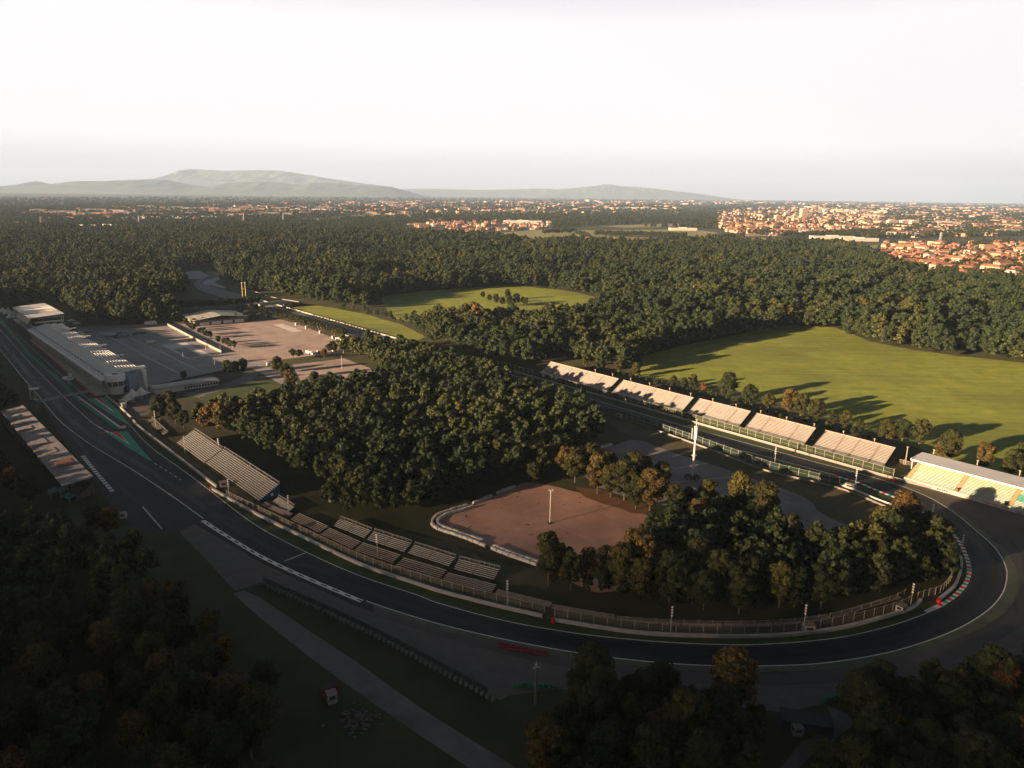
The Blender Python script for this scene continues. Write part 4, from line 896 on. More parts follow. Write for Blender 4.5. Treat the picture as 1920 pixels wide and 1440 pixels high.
for x in (0, Lg):
    b = MB()
    for y in (-1.7, 1.7): b.bar((x, y, 0), (x, y, 6.0), .25)
    for z in (1.5, 3, 4.5): b.bar((x, -1.7, z), (x, 1.7, z + 1.3), .1)
    b.build('tower', M_metal, r)
b = MB(); b.box(-1.2, 1.5, -2.2, 2.2, 6.3, 7.6); b.build('sign_box', M_teal, r)

# patched stand roof left of the straight
p = PL(-38.2, -63.8); r = empty('old_grandstand', (p.x, p.y, 0), math.atan2(-PD.y, -PD.x) + .035, 'old stand with patched grey flat roof left of the straight', 'grandstand')
M_patch = mat('patched_roof', (.20, .19, .195), .85, col2=(.27, .255, .25), scale=.12, big=(.06, (.17, .17, .185), .5, .55)); M_brown = mat('brown_sheet', (.20, .10, .075), .85, .2, .5)
b = MB(); b.slab((0, -1, 8.7), (152, -6, 8.7), (152, 6.5, 9.9), (0, 10.5, 9.9), .4); rf = b.build('roof', M_patch, r)
b = MB(); b.slab((118, -1.5, 9.36), (128, -1.8, 9.36), (128, 5.2, 10.0), (118, 5.6, 10.0), .1); b.build('brown_roof_patch', M_brown, rf)
b = MB(); 
for x, w_ in ((18, 10), (47, 6), (70, 16), (95, 9)): b.slab((x, -2, 9.22), (x + w_, -2.3, 9.22), (x + w_, 4, 9.80), (x, 4, 9.80), .08)
b.build('roof_patch', mat('faded_patch', (.23, .225, .23), .8, .15, .2), rf)
b = MB()
for k in range(20):
    for y in (-1.5, 6): b.bar((2 + k * 7.8, y * .9, 0), (2 + k * 7.8, y * .9, 8.6), .2)
b.build('columns', M_dark, r)
b = MB()
for i in range(8): b.box(1, 150, 5.6 - i * .9, 6.4 - i * .9, 0, 5.5 - i * .6)
b.build('seating', M_concd, r)
for k, (px, py) in enumerate([(102, 930), (118, 928), (130, 940)]):
    p = G(px, py); r = empty('teal_awning', (p.x, p.y, 0), PRZ + .2 * k, 'teal canvas awning at the near end of the patched stand', 'awning', 'teal awnings below the patched stand')
    b = MB(); b.slab((-3, -1.8, 2.4), (3, -1.8, 2.4), (3, 1.8, 3.2), (-3, 1.8, 3.2), .1); b.build('canvas', M_teal, r); b = MB()
    for x in (-2.8, 2.8):
        for y in (-1.7, 1.7): b.bar((x, y, 0), (x, y, 2.6), .07)
    b.build('legs', M_gpost, r)

# low white building, hall with striped roof, paddock objects
a = G(284, 727, 3.6); c_ = G(405, 709.5, 3.6); d_ = c_ - a; r = empty('low_office', (a.x, a.y, 0), math.atan2(d_.y, d_.x), 'long low white building with ribbed roof before the grey paddock lot', 'office building')
Lb = d_.length; b = MB(); b.box(.5, Lb - .5, -6.5, 6.5, 0, 3.5); b.build('wall', M_roofw, r)
b = MB(); b.slab((0, -7.2, 3.5), (Lb, -7.2, 3.5), (Lb, 0, 4.2), (0, 0, 4.2), .2); b.slab((0, 0, 4.2), (Lb, 0, 4.2), (Lb, 7.2, 3.5), (0, 7.2, 3.5), .2)
for k in range(5): y = -5.8 + k * 1.4; b.box(0, Lb, y, y + .25, 3.6 + (y + 7.2) * .097, 3.95 + (y + 7.2) * .097, 1)
b.build('roof', [M_roofg, M_roofw], r)
for k in range(12):
    x = Lb * .45 + k * Lb * .045; b = MB(); b.box(x, x + 1.3, -6.56, -6.5, 1.1, 2.4); b.build('window', M_glass, r)
h0, h1, h2, h3 = G(340, 590.5, 6.0), G(363, 602, 6.0), G(412, 590.5, 9.0), G(388, 581, 9.0)
ax = (h1 - h0); Lh = ax.length; r = empty('exhibition_hall', (h0.x, h0.y, 0), math.atan2(ax.y, ax.x), 'wide hall with green and white striped gable roof behind the worn lot', 'hall')
wy = (h2 - h1).dot(Vector((-ax.y, ax.x)) / Lh); b = MB(); b.slab((0, 0, 6), (Lh, 0, 6), (Lh, wy, 9.2), (0, wy, 9.2), .3); b.slab((0, wy, 9.2), (Lh, wy, 9.2), (Lh, 2 * wy, 6), (0, 2 * wy, 6), .3)
for k in range(7):
    x = Lh * (k + .35) / 7; 
    b.slab((x, 0, 6.12), (x + 2.2, 0, 6.12), (x + 2.2, wy, 9.32), (x, wy, 9.32), .1, 1); b.slab((x, wy, 9.32), (x + 2.2, wy, 9.32), (x + 2.2, 2 * wy, 6.12), (x, 2 * wy, 6.12), .1, 1)
b.build('roof', [mat('green_grey_roof', (.08, .105, .08), .7, .15, .2), M_roofw], r)
b = MB(); b.box(1, Lh - 1, 1, 2 * wy - 1, 0, 5.5); b.build('wall', M_concd, r)
b = MB()
for k in range(4): b.box(Lh - .95, Lh - .6, 6 + k * wy * .42, 6 + wy * .33 + k * wy * .42, .3, 3.6)
b.build('white_gate', M_roofw, r)
def vehicle(p, rz, Lv, hv, label, cat, m, grp=None, name='parked_truck'):
    r = empty(name, (p.x, p.y, 0), rz, label, cat, grp); b = MB(); b.box(-Lv / 2, Lv / 2 - 1.8, -1.2, 1.2, .6, hv); b.build('body', m, r)
    b = MB(); b.hexa([(Lv / 2 - 1.75, -1.1, .5), (Lv / 2, -1.1, .5), (Lv / 2, 1.1, .5), (Lv / 2 - 1.75, 1.1, .5)], [(Lv / 2 - 1.75, -1.1, hv * .8), (Lv / 2 - .5, -1.1, hv * .8), (Lv / 2 - .5, 1.1, hv * .8), (Lv / 2 - 1.75, 1.1, hv * .8)]); b.build('cab', m, r)
    for x in (-Lv * .3, Lv * .32):
        for y in (-1.05, 1.05): b = MB(); b.bar((x, y - .15, .5), (x, y + .15, .5), .5, n=10); b.build('wheel', M_dark, r)
    return r
vehicle(G(283, 609), PRZ + 1.6, 12, 3.8, 'white motorhome parked at the far edge of the grey lot', 'motorhome', M_roofw, name='motorhome')
vehicle(G(205, 631), PRZ + .9, 9, 3.6, 'pale box trailer beside the dark arched tent', 'trailer', M_pale, name='box_trailer')
vehicle(G(284, 644), PRZ + 1.5, 8, 2.6, 'white flat trailer parked in the middle of the grey lot', 'trailer', M_pale, name='flat_trailer')
p = G(229, 631); r = empty('arched_tent', (p.x, p.y, 0), PRZ + 1.5, 'dark arched tent standing on the grey paddock lot', 'tent'); b = MB()
prof = [(-5.5, 0), (-4.8, 1.8), (-3, 3.2), (0, 3.9), (3, 3.2), (4.8, 1.8), (5.5, 0)]
for q0, q1 in zip(prof[:-1], prof[1:]): b.quad([(q0[0], -4, q0[1]), (q1[0], -4, q1[1]), (q1[0], 4, q1[1]), (q0[0], 4, q0[1])])
b.build('canopy', M_dark, r); b = MB(); b.box(-7.5, -5.6, -3, 3, 0, 1.8); b.build('side_box', M_concd, r)
for k in range(5):
    p = G(252 + k * 4.5, 628 - k * .4); hut('paddock_crate', p, PRZ + k * .3, 2.6, 2.0, 1.6 + .3 * (k % 2), 'small dark crate in the row beside the arched tent', 'crate', M_concd, M_dark, False, 'crates beside the arched tent')
M_lw = mat('lot_wall', (.24, .22, .205), .85, .12, .4)
def ground_line(name, pts, th, h, m, label, cat, parts=None, sm=0):
    P_ = GP(pts, sm) if not isinstance(pts[0], Vector) else pts; o_ = P_[0]
    r = empty(name, (o_.x, o_.y, 0), 0, label, cat); b = MB(); wall_mb(b, [q_ - o_ for q_ in P_], th, 0, h); b.build(parts or 'wall_body', m, r); return r, [q_ - o_ for q_ in P_]
ground_line('lot_wall', [(314, 610), (365, 637), (416, 662)], .5, 2.2, M_lw, 'pale wall between the grey lot and the clipped trees', 'wall')
ground_line('hedge_wall', [(268, 733), (300, 723), (345, 712), (378, 706), (420, 697)], .8, 1.2, mat('hedge_leaves', (.03, .05, .02), .95, .3, .6), 'dark low hedge along the near edge of the grey lot', 'hedge', 'foliage')
for i, (px, py) in enumerate([(556, 610), (575, 616), (601, 625), (625, 635), (632, 638), (566, 666), (597, 663), (503, 686), (626, 660)]):
    hut('ticket_booth', G(px, py), .7, 2.4, 2.2, 2.6, 'white booth number board at the edge of the worn lot' if False else 'small white booth on the edge of the worn paddock lot', 'booth', M_conc, M_conc, False, 'white booths around the worn paddock lot')
vehicle(G(582, 664), -.75, 11, 2.6, 'pale covered trailer at the near edge of the worn lot', 'trailer', M_pale, name='covered_trailer')
vehicle(G(452, 690), .5, 6, 2.3, 'white van under the leaning dark trees between the lots', 'van', M_roofw, name='parked_van')
vehicle(G(638, 639), -.75, 9, 2.8, 'white truck at the right corner of the worn lot', 'truck', M_roofw)
vehicle(G(462, 586.5), .4, 6, 3.0, 'white van standing on the lawn behind the hall', 'van', M_roofw, name='parked_van')
# bridge over the back straight and the two yellow masts
a = G(484, 571, 5.5); c_ = G(543, 566, 5.5); d_ = c_ - a; r = empty('track_bridge', (a.x, a.y, 0), math.atan2(d_.y, d_.x), 'grey concrete overpass crossing the far end of the back straight', 'bridge'); Lb = d_.length
b = MB(); b.box(0, Lb, -5, 5, 4.6, 5.5); b.build('deck', M_conc, r); b = MB(); b.box(0, Lb, -5.3, -5.02, 4.4, 7.0); b.box(0, Lb, 5.02, 5.3, 4.4, 7.0); b.build('parapet', mat('bridge_panel', (.24, .25, .27), .8, .1, .3), r)
b = MB(); b.box(-1, 6, -5, 5, 0, 4.55); b.box(Lb - 6, Lb + 1, -5, 5, 0, 4.55); b.build('abutment', M_concd, r)
b = MB(); b.hexa([(Lb + 1, -5, 0), (Lb + 26, -5, 0), (Lb + 26, 5, 0), (Lb + 1, 5, 0)], [(Lb + 1, -5, 5.4), (Lb + 2, -5, 5.4), (Lb + 2, 5, 5.4), (Lb + 1, 5, 5.4)]); b.build('ramp', M_grass, r)
for px in (455.5, 461.5):
    p = G(px, 561); r = empty('yellow_mast', (p.x, p.y, 0), 0, 'tall yellow mast of the pair beyond the avenue', 'mast', 'pair of yellow masts'); b = MB(); b.bar((0, 0, 0), (0, 0, 21), .5, n=8, r2=.35); b.build('shaft', mat('yellow_mast', (.42, .38, .16), .7, .1, .5), r)
    b = MB(); b.box(-.9, .9, -.9, .9, 20.9, 21.6); b.build('lamp_head', M_gpost, r)

# ------------------------------------------------------------------ grandstands along the back straight
BRZ = math.atan2(WD.y, WD.x)
M_aisle = mat('aisle_concrete', (.17, .155, .14), .9, .15, .4)
M_rail = mat('red_brown_rail', (.30, .16, .11), .8, .25, .8)
def terrace(s0, s1, off, label, aisles, dep=13.0, z0=1.5, z1=9.3, rows=11):
    p = WL + WD * s0 + WN * off; r = empty('grandstand', (p.x, p.y, 0), BRZ, label, 'grandstand', 'open grandstands along the back straight'); Ln = s1 - s0
    sl = (z1 - z0) / dep; zz = lambda y: z0 + y * sl * (0.55 if y < 3 else 1) + (0 if y < 3 else -3 * sl * .45)
    b = MB(); b.slab((0, 0, zz(0) - .3), (Ln, 0, zz(0) - .3), (Ln, 3, zz(3) - .3), (0, 3, zz(3) - .3), .25); b.slab((0, 3, zz(3) - .35), (Ln, 3, zz(3) - .35), (Ln, dep, zz(dep) - .35), (0, dep, zz(dep) - .35), .25)
    b.build('base', M_aisle, r)
    cuts = [0] + [a * Ln for a in aisles] + [Ln]
    for j in range(len(cuts) - 1):              # each block of benches between two aisles
        x0 = cuts[j] + (.6 if j else .15); x1 = cuts[j + 1] - (.6 if j < len(cuts) - 2 else .15); b = MB(); pt = (dep - 3.2) / rows
        for i in range(rows):
            y = 3.2 + i * pt; b.box(x0, x1, y, y + pt * .62, zz(y) - .12, zz(y) + .06)
        b.build('bench_block', M_seat, r)
        b = MB(); b.slab((x0, .1, zz(.1)), (x1, .1, zz(.1)), (x1, 2.9, zz(2.9)), (x0, 2.9, zz(2.9)), .12)
        b.build('front_platform', M_seat, r)
    b = MB()
    for x in (0, Ln): b.slab((x - .1, .3, zz(.3) - .3), (x + .1, .3, zz(.3) - .3), (x + .1, dep, zz(dep) + .5), (x - .1, dep, zz(dep) + .5), .8)
    for x in np.arange(0.3, Ln, 4.9):
        b.bar((x, dep - .3, 0), (x, dep - .3, zz(dep) - .5), .14); b.bar((x, dep * .5, 0), (x, dep * .5, zz(dep * .5) - .5), .12); b.bar((x, .6, 0), (x, dep - .4, zz(dep) - .8), .09)
    b.build('frame', M_dark, r)
    b = MB(); b.box(0, Ln, dep + .0, dep + .25, zz(dep) - .6, zz(dep) + .35, 0)
    for k in range(int(Ln / 2.4)): x = .8 + k * 2.4; b.box(x, x + .9, dep - .12, dep - .01, zz(dep) - .2, zz(dep) + .5, 1)
    b.build('back_rail', [M_lw, M_rail], r)
    return r
terrace(26.6, 97.7, 9.5, 'farthest open grandstand, longest, with four aisles, beside the wood', (.16, .36, .58, .80))
terrace(101.5, 162, 9.6, 'second open grandstand from the far end, with three aisles', (.22, .50, .80))
terrace(165.2, 203, 11.2, 'middle open grandstand behind the white mast top', (.27, .76))
terrace(207, 245.2, 10.6, 'fourth open grandstand, fully sunlit, two dark aisles', (.26, .74))
terrace(250, 289, 11.2, 'nearest open grandstand next to the covered stand', (.30, .52, .80))
# covered stand
cp = G(1694, 902); cd = (G(1920, 966) - cp).normalized(); cn = Vector((-cd.y, cd.x))
r = empty('covered_grandstand', (cp.x, cp.y, 0), math.atan2(cd.y, cd.x), 'covered grandstand with grey-blue roof and yellow-green seat rows', 'grandstand'); Ln = 84
SEC = [mat('yellow_seats', (.42, .40, .27), .6, .1, .6), mat('pale_green_seats', (.38, .42, .32), .6, .1, .6), mat('mint_seats', (.32, .41, .37), .6, .1, .6), mat('teal_seats', (.06, .32, .26), .6, .1, .6)]
M_stair = mat('yellow_stairs', (.44, .33, .15), .7, .12, .8)
b = MB(); b.box(0, Ln, 0, .35, 0, 2.2); b.box(0, .3, .35, 17, 0, 2.2); b.build('front_wall', mat('stained_white_wall', (.36, .32, .27), .85, col2=(.55, .51, .46), scale=.25), r)
b = MB(); b.slab((.3, .4, 1.6), (Ln, .4, 1.6), (Ln, 15, 7.6), (.3, 15, 7.6), .3); b.build('tier', M_aisle, r)
rows = 15; blocks = [(2.6, 22.5), (24.6, 44.5), (46.6, 66), (68, 83.5)]
for j, (x0, x1) in enumerate(blocks):
    for q, mm_ in enumerate(SEC[:3] if j < 2 else [SEC[0], SEC[3], SEC[2]]):
        b = MB()
        for i in range((2 - q) * 5, (3 - q) * 5):
            y = 1.2 + i * .93; z = 1.6 + (y - .4) * .411; b.box(x0, x1, y, y + .55, z, z + .42)
        b.build('seat_rows', mm_, r)
for x in (.6, 22.6, 44.6, 66.2):
    b = MB()
    for i in range(18): y = .6 + i * .78; z = 1.6 + (y - .4) * .411; b.box(x, x + 1.8, y, y + .7, z, z + .24)
    b.build('stairs', M_stair, r)
b = MB(); b.slab((-.6, 7.6, 9.7), (Ln, 7.6, 9.7), (Ln, 20.5, 10.6), (-.6, 20.5, 10.6), .25); rf = b.build('roof', mat('blue_grey_roof', (.40, .44, .48), .55, .08, .1), r)
b = MB(); b.box(-.7, Ln, 7.3, 7.62, 9.1, 9.85); b.box(-.9, -.62, 7.3, 20.6, 9.3, 10.2); b.build('fascia', M_white, rf)
b = MB(); b.box(0, Ln, 16.2, 16.6, 0, 9.7); b.box(-.3, 0, 8, 16.2, 4.6, 9.3); b.build('back_wall', M_roofw, r)
b = MB()
for k in range(12): b.bar((1 + k * 7.4, 16, 7), (1 + k * 7.4, 8.2, 9.6), .12)
b.build('roof_beams', M_dark, r)
for k, s_ in enumerate([15.5, 36, 43, 58]):
    b = MB(); 
    for q in range(5 if k != 2 else 3): b.box(s_ + q * 1.0, s_ + q * 1.0 + .7, -.10, -.01, .75, 1.35, 0)
    b.build('wall_lettering', M_dark if k != 1 else M_red_p, r)
for s_, lab in ((23.8, 'rust brown plastic waste bin at the foot of the yellow stairs'), (44.0, 'dark bundle of covers at the foot of the third yellow stairs')):
    p = cp + cd * s_ + cn * 1.4; q = empty('waste_bin', (p.x, p.y, 1.9), .4, lab, 'bin'); b = MB(); b.hexa([(-.5, -.4, 0), (.5, -.4, 0), (.5, .4, 0), (-.5, .4, 0)], [(-.6, -.5, 1.5), (.6, -.5, 1.5), (.6, .5, 1.5), (-.6, .5, 1.5)]); b.build('body', M_rust if s_ < 30 else M_dark, q); b = MB(); b.box(-.65, .65, -.55, .55, 1.5, 1.65); b.build('lid', M_dark, q)
# poles behind the stands
def pole(name, p, h, rr_, label, cat, m, grp=None, head=None):
    r = empty(name, (p.x, p.y, 0), random.uniform(0, 3), label, cat, grp); b = MB(); b.bar((0, 0, 0), (0, 0, h), rr_, n=8, r2=rr_ * .7); b.box(-rr_ * 2, rr_ * 2, -rr_ * 2, rr_ * 2, 0, .25); b.build('shaft', m, r)
    if head == 'horns':
        for k in range(4): b = MB(); b.box(-.15, .5, -.28, .28, h - .25 - k * 1.0, h + .12 - k * 1.0); b.build('loudspeaker', M_roofw, r)
    else: b = MB(); b.box(-rr_ * 1.6, rr_ * 1.6, -rr_ * 1.6, rr_ * 1.6, h, h + .25); b.build('cap', m, r)
    return r
M_polec = mat('weathered_pole', (.36, .32, .24), .8, .15, .6)
for k in range(14):
    s_ = 70 + k * 17.2; pole('timber_pole', WL + WD * s_ + WN * 27.5, 9.6, .26, 'weathered pole in the row behind the open grandstands', 'pole', M_polec, 'poles behind the open grandstands')
for k, s_ in enumerate((16, 36, 54, 70)): pole('timber_pole', cp + cd * (s_ - 12) + cn * 23, 12.5, .3, 'thick weathered pole behind the covered grandstand', 'pole', M_polec, 'poles behind the covered grandstand')
hp = [(347, 850), (430, 936), (541, 968), (708, 1045), (951, 1137), (1257, 1188), (1506, 1184), (1706, 1142), (1799, 1045), (412, 855), (1452, 872), (1603, 915), (1745, 985), (292, 800)]
for px, py in hp: pole('loudspeaker_pole', G(px, py), 9.5, .14, 'thin pole with a stack of white loudspeakers beside the circuit', 'loudspeaker pole', M_gpost, 'loudspeaker poles around the bend', 'horns')
# tall white mast
p = G(1298, 897); r = empty('antenna_mast', (p.x, p.y, 0), .3, 'tall white telecom mast standing on the grey gravel lot', 'mast')
b = MB(); b.bar((0, 0, 0), (0, 0, 24), .56, n=14, r2=.38); b.build('shaft', M_roofw, r); b = MB(); b.cyl(0, 0, 20.5, 27.3, .9, 14); b.build('antenna_drum', M_roofw, r)
b = MB(); b.bar((0, 0, 27.3), (0, 0, 31), .22, n=8); b.box(-.8, .8, -.1, .1, 30.6, 30.8); b.build('top_spike', M_gpost, r); b = MB(); b.box(-2.2, -1.8, -.3, .3, 21, 26.5); b.box(-1.8, -1.1, -.05, .05, 22, 22.2); b.box(-1.8, -1.1, -.05, .05, 25, 25.2); b.build('antenna_panel', M_gpost, r)
b = MB(); b.cyl(0, 0, 12, 12.5, 1.2, 12); b.bar((-1.5, 0, 12.3), (1.5, 0, 12.3), .2); b.build('collar', M_gpost, r); b = MB(); b.cyl(0, 0, 0, .8, 3.0, 16, 2.8); b.build('base_ring', M_roofw, r)
arr = crown_arrays(77, 1.6, 3.9, 0, 12, 60, .3, 'cone', False); V_, F_, m_ = arr; V_ = [(v[0] * 1.25, v[1] * 1.25, abs(v[2]) * .8) for v in V_]
hm = crown_mesh('foliage', (V_, F_, m_), LEAF['dark green']); link_mesh('hedge_ring', hm, r)
p = G(1031, 981); r = empty('light_mast', (p.x, p.y, 0), 0, 'slim pale light mast in the middle of the red gravel lot', 'mast'); b = MB(); b.bar((0, 0, 0), (0, 0, 15), .22, n=8, r2=.17); b.build('shaft', M_roofw, r)
b = MB(); b.box(-.9, .9, -.25, .25, 15, 15.3); b.box(-1.0, -.5, -.3, .3, 14.8, 15.6); b.box(.5, 1.0, -.3, .3, 14.8, 15.6); b.build('lamp_head', M_gpost, r)
b = MB(); b.cyl(0, 0, 0, .3, 1.0, 10); b.build('footing', M_stain, r)
for px, py, h_, lab in ((1189, 932, 11, 'slim pale light mast between the round trees of the lot divide'),): p = G(px, py); pole('light_mast', p, h_, .22, lab, 'mast', M_roofw)
for px, py, h_ in ((344, 680, 8), (386, 655, 8), (403, 690, 8), (414, 666, 8), (641, 690, 9), (644, 662, 9), (436, 655, 9), (426, 650, 7)): pole('lamp_post', G(px, py), h_, .12, 'thin grey lamp post around the paddock lots', 'lamp post', M_gpost, 'lamp posts around the paddock lots')
p = G(1004, 1320); r = empty('camera_mast', (p.x, p.y, 0), .4, 'dark thick post with crossarm and thin antenna in front of the outer gravel', 'mast'); b = MB(); b.bar((0, 0, 0), (0, 0, 11.5), .42, n=8, r2=.36); b.build('shaft', M_concd, r)
b = MB(); b.box(-1.0, 1.0, -.12, .12, 11.5, 11.75); b.bar((0, 0, 11.7), (0, 0, 13.6), .07); b.box(-.3, .3, -.2, .2, 12.2, 12.6); b.build('crossarm', M_gpost, r)
# ------------------------------------------------------------------ walls, rails and fences
def long_wall(name, P_, th, h, m, label, cat='wall', cap=None):
    o_ = P_[0]; r = empty(name, (o_.x, o_.y, 0), 0, label, cat); b = MB(); wall_mb(b, [q_ - o_ for q_ in P_], th, 0, h); b.build('wall_body', m, r)
    if cap: b = MB(); wall_mb(b, [q_ - o_ for q_ in P_], th + .25, h + .005, h + .12); b.build('cap', cap, r)
    return r
wl = ['low concrete wall beside the pit exit painted wedge', 'low concrete wall in front of the first near stands', 'long low concrete wall below the small bleachers', 'low concrete wall around the front of the infield copse', 'short curved barrier wall behind the red and white kerb']
for pl, lb in zip(WALLS, wl): long_wall('track_wall', resample(GP(pl, 5), 3.0), .7, 1.0, M_conc, lb, cap=M_pale)
bw = [WL - WD * 560, WL + WD * 0, WL + WD * 288] + GP([(1700, 905), (1765, 921), (1840, 941), (1920, 966), (2050, 1002)])
long_wall('track_wall', resample(bw, 12), .6, 1.1, M_lw, 'long pale wall between the back straight and the open grandstands', cap=M_pale)
inr = resample([WL - WD * 560 - WN * 28] + GP([(1000, 738), (1130, 775), (1240, 811), (1340, 847), (1440, 885), (1515, 902), (1590, 922), (1650, 947), (1690, 962)], 3), 6)
long_wall('guard_rail', inr, .35, .9, M_lw, 'white guard rail along the infield side of the back straight', 'guard rail')
long_wall('guard_rail', resample(GP([(1515, 893), (1580, 911), (1640, 936), (1690, 954)], 4), 5), .35, .9, M_roofw, 'short second guard rail where the bend begins', 'guard rail')
long_wall('guard_rail', resample(GP([(560, 566.5), (512, 558), (480, 548), (430, 536)], 3), 8), .22, .8, M_lw, 'white guard rail on the far verge beyond the bridge', 'guard rail')
def fence(name, P_, h, step, label, net, post, rails=1, th=.06, lean=0):
    o_ = P_[0]; r = empty(name, (o_.x, o_.y, 0), 0, label, 'fence'); b = MB(); Q = [q_ - o_ for q_ in resample(P_, step)]
    wall_mb(b, Q, th, .3, h); b.build('net', net, r); b = MB()
    wall_mb(b, Q, .12, h, h + .1)
    if rails > 1: wall_mb(b, Q, .10, h * .5, h * .5 + .08)
    b.build('top_rail', post, r)
    pb = MB(); pb.box(-.1, .1, -.1, .1, 0, h + .25); pb.bar((0, 0, h + .2), (.5, -.45, h + .9), .07); pm_ = pb.mesh('post', post)
    for q_ in Q[:100]: o2 = link_mesh('post', pm_, r, (q_.x, q_.y, 0)); o2.rotation_euler = (0, 0, BRZ)
    return r
M_postg = mat('pale_post', (.26, .26, .235), .7, .1, .6)
fence('catch_fence', [WL + WD * -30 + WN * 3.2, WL + WD * 262 + WN * 3.2, WL + WD * 300 + WN * 3.0], 4.2, 5.2, 'tall green mesh fence in front of the open grandstands', NET, M_postg, 2)
fence('catch_fence', GP([(1131, 771), (1240, 806), (1340, 841), (1440, 877), (1515, 896), (1592, 916)], 3), 3.6, 5.0, 'mesh fence with white posts on the infield side of the back straight', NETD, M_postg, 2)
NETL = net_mat('light_net', (.25, .25, .22), .14)
M_postr = mat('brownish_post', (.34, .29, .23), .8, .15, .6)
fence('debris_fence', GP([(425, 930), (480, 957), (550, 991), (675, 1050), (780, 1086), (930, 1127), (1028, 1150)], 4), 2.6, 4.4, 'light mesh fence between the low wall and the small bleachers', NETL, M_postr)
fence('debris_fence', GP([(1040, 1156), (1180, 1178), (1285, 1185), (1440, 1186), (1565, 1172), (1665, 1148), (1705, 1132)], 4), 2.8, 4.4, 'light mesh fence on the wall around the infield copse', NETL, M_postr)
fence('debris_fence', GP([(1150, 1163), (1285, 1172), (1440, 1172), (1560, 1158), (1660, 1130), (1700, 1112)], 4), 1.6, 4.6, 'second lower fence behind the infield copse fence', NETL, M_postr)
fence('gate_fence', GP([(1720, 1125), (1740, 1118), (1762, 1112), (1780, 1092), (1790, 1070)], 3), 2.8, 3.0, 'orange lit post fence behind the small gap in the wall', NETL, M_polec)
fence('field_fence', [WL + WD * 284 + WN * 26, WL + WD * 330 + WN * 30], 2.2, 4.5, 'low pale fence behind the gap before the covered stand', NETL, M_postr)
# left side of the straight
fence('track_fence', [G(*q_) for q_ in [(80, 765), (130, 850), (175, 905), (213, 957)]], 1.6, 5, 'thin dark fence left of the old dark asphalt', NETL, M_dark)
fence('track_fence', [PL(400, -47), PL(120, -47), PL(20, -46)], 2.4, 6, 'fence along the left side of the main straight', NETL, M_dark)
# tyre walls and green netting along the service road
r = fence('net_fence', GP([(495, 1093), (705, 1189), (937, 1314)], 3), 2.2, 4.4, 'dark green netting fence between the service road and gravel', NETD, mat('dark_green_post', (.03, .08, .06), .8, .15, .5))
tyre = MB()
for k in range(3): tyre.cyl(0, 0, k * .36, k * .36 + .33, .62, 9)
M_tw = mat('tyre_bale', (.13, .15, .14), .85, .25, .7); tm_ = tyre.mesh('stacked_tyres', M_tw)
Q = resample(offs(GP([(495, 1093), (705, 1189), (937, 1314)], 3), -1.2), 2.0)
for q_ in Q[:90]: o = link_mesh('tyre_stack', tm_, None, (q_.x, q_.y, 0)); tag(o, 'stack of grey-green tyres at the foot of the dark green netting', 'tyre stack', 'tyre stacks along the green netting')
M_tg = mat('green_tyre_cover', (.02, .17, .09), .7, .2, .6); tg_ = tyre.mesh('stacked_tyres', M_tg)
for lst, gl, lb in (([(965, 1290), (985, 1284), (1010, 1287), (1035, 1290), (1050, 1294)], 'green tyre stacks by the dark post', 'green tyre stack beside the dark post at the outer gravel'),
                    ([(1546, 1315), (1560, 1311), (1600, 1309), (1650, 1303), (1700, 1297), (1760, 1290)], 'green tyre stacks by the gravel path', 'green tyre stack on the gravel edge beside the gravel path')):
    for q_ in resample(GP(lst), 1.5)[:40]: o = link_mesh('tyre_stack', tg_, None, (q_.x, q_.y, 0)); tag(o, lb, 'tyre stack', gl)
red = MB(); red.box(-.8, .8, -.25, .25, 0, .45); red.box(-.3, .3, -.22, .22, .451, .55); rm_ = red.mesh('barrier_block', mat('dull_red_plastic', (.30, .015, .025), .7, .25, .8))
for off_ in (0, 1.6):
    for q_ in resample(offs(GP([(940, 1207), (965, 1213), (1000, 1219), (1024, 1223)]), -off_), 2.0): o = link_mesh('plastic_barrier', rm_, None, (q_.x, q_.y, 0)); o.rotation_euler = (0, 0, -.25 + random.uniform(-.1, .1)); tag(o, 'red plastic barrier block in the double row outside the bend', 'barrier', 'red barrier blocks outside the bend')
# white blocks round the gravel lots
blk = MB(); blk.hexa([(-1.5, -.6, 0), (1.5, -.6, 0), (1.5, .6, 0), (-1.5, .6, 0)], [(-1.4, -.5, 1.15), (1.4, -.5, 1.15), (1.4, .5, 1.15), (-1.4, .5, 1.15)]); blk.box(-.12, .12, -.53, .53, 1.152, 1.2)
blm = blk.mesh('white_block', mat('white_block', (.42, .43, .42), .75, col2=(.54, .55, .53), scale=.8))
def blocks(pts, lab, grp, step=3.15, sm=5, skip=()):
    Q = resample(GP(pts, sm) if sm else GP(pts), step)
    for i in range(len(Q) - 1):
        if i in skip: continue
        m_ = (Q[i] + Q[i + 1]) / 2; d_ = Q[i + 1] - Q[i]; o = link_mesh('concrete_block', blm, None, (m_.x, m_.y, 0)); o.rotation_euler = (0, 0, math.atan2(d_.y, d_.x) + random.uniform(-.07, .07)); o.scale = (1, random.uniform(.9, 1.15), random.uniform(.85, 1.15)); tag(o, lab, 'block', grp)
blocks([(966, 913), (930, 927), (890, 944), (850, 957), (822, 966), (810, 978), (813, 988), (830, 996), (870, 1009), (915, 1027)], 'white block in the outer row at the left end of the red gravel lot', 'white blocks, outer row of the red gravel lot', skip=(4, 9))
blocks([(888, 951), (855, 961), (830, 969), (820, 978), (823, 986), (845, 995), (880, 1007), (917, 1020)], 'white block in the inner row at the left end of the red gravel lot', 'white blocks, inner row of the red gravel lot')
blocks([(921, 1029), (960, 1044), (1016, 1063)], 'white block in the front row at the near edge of the red gravel lot', 'white blocks, near edge of the red gravel lot')
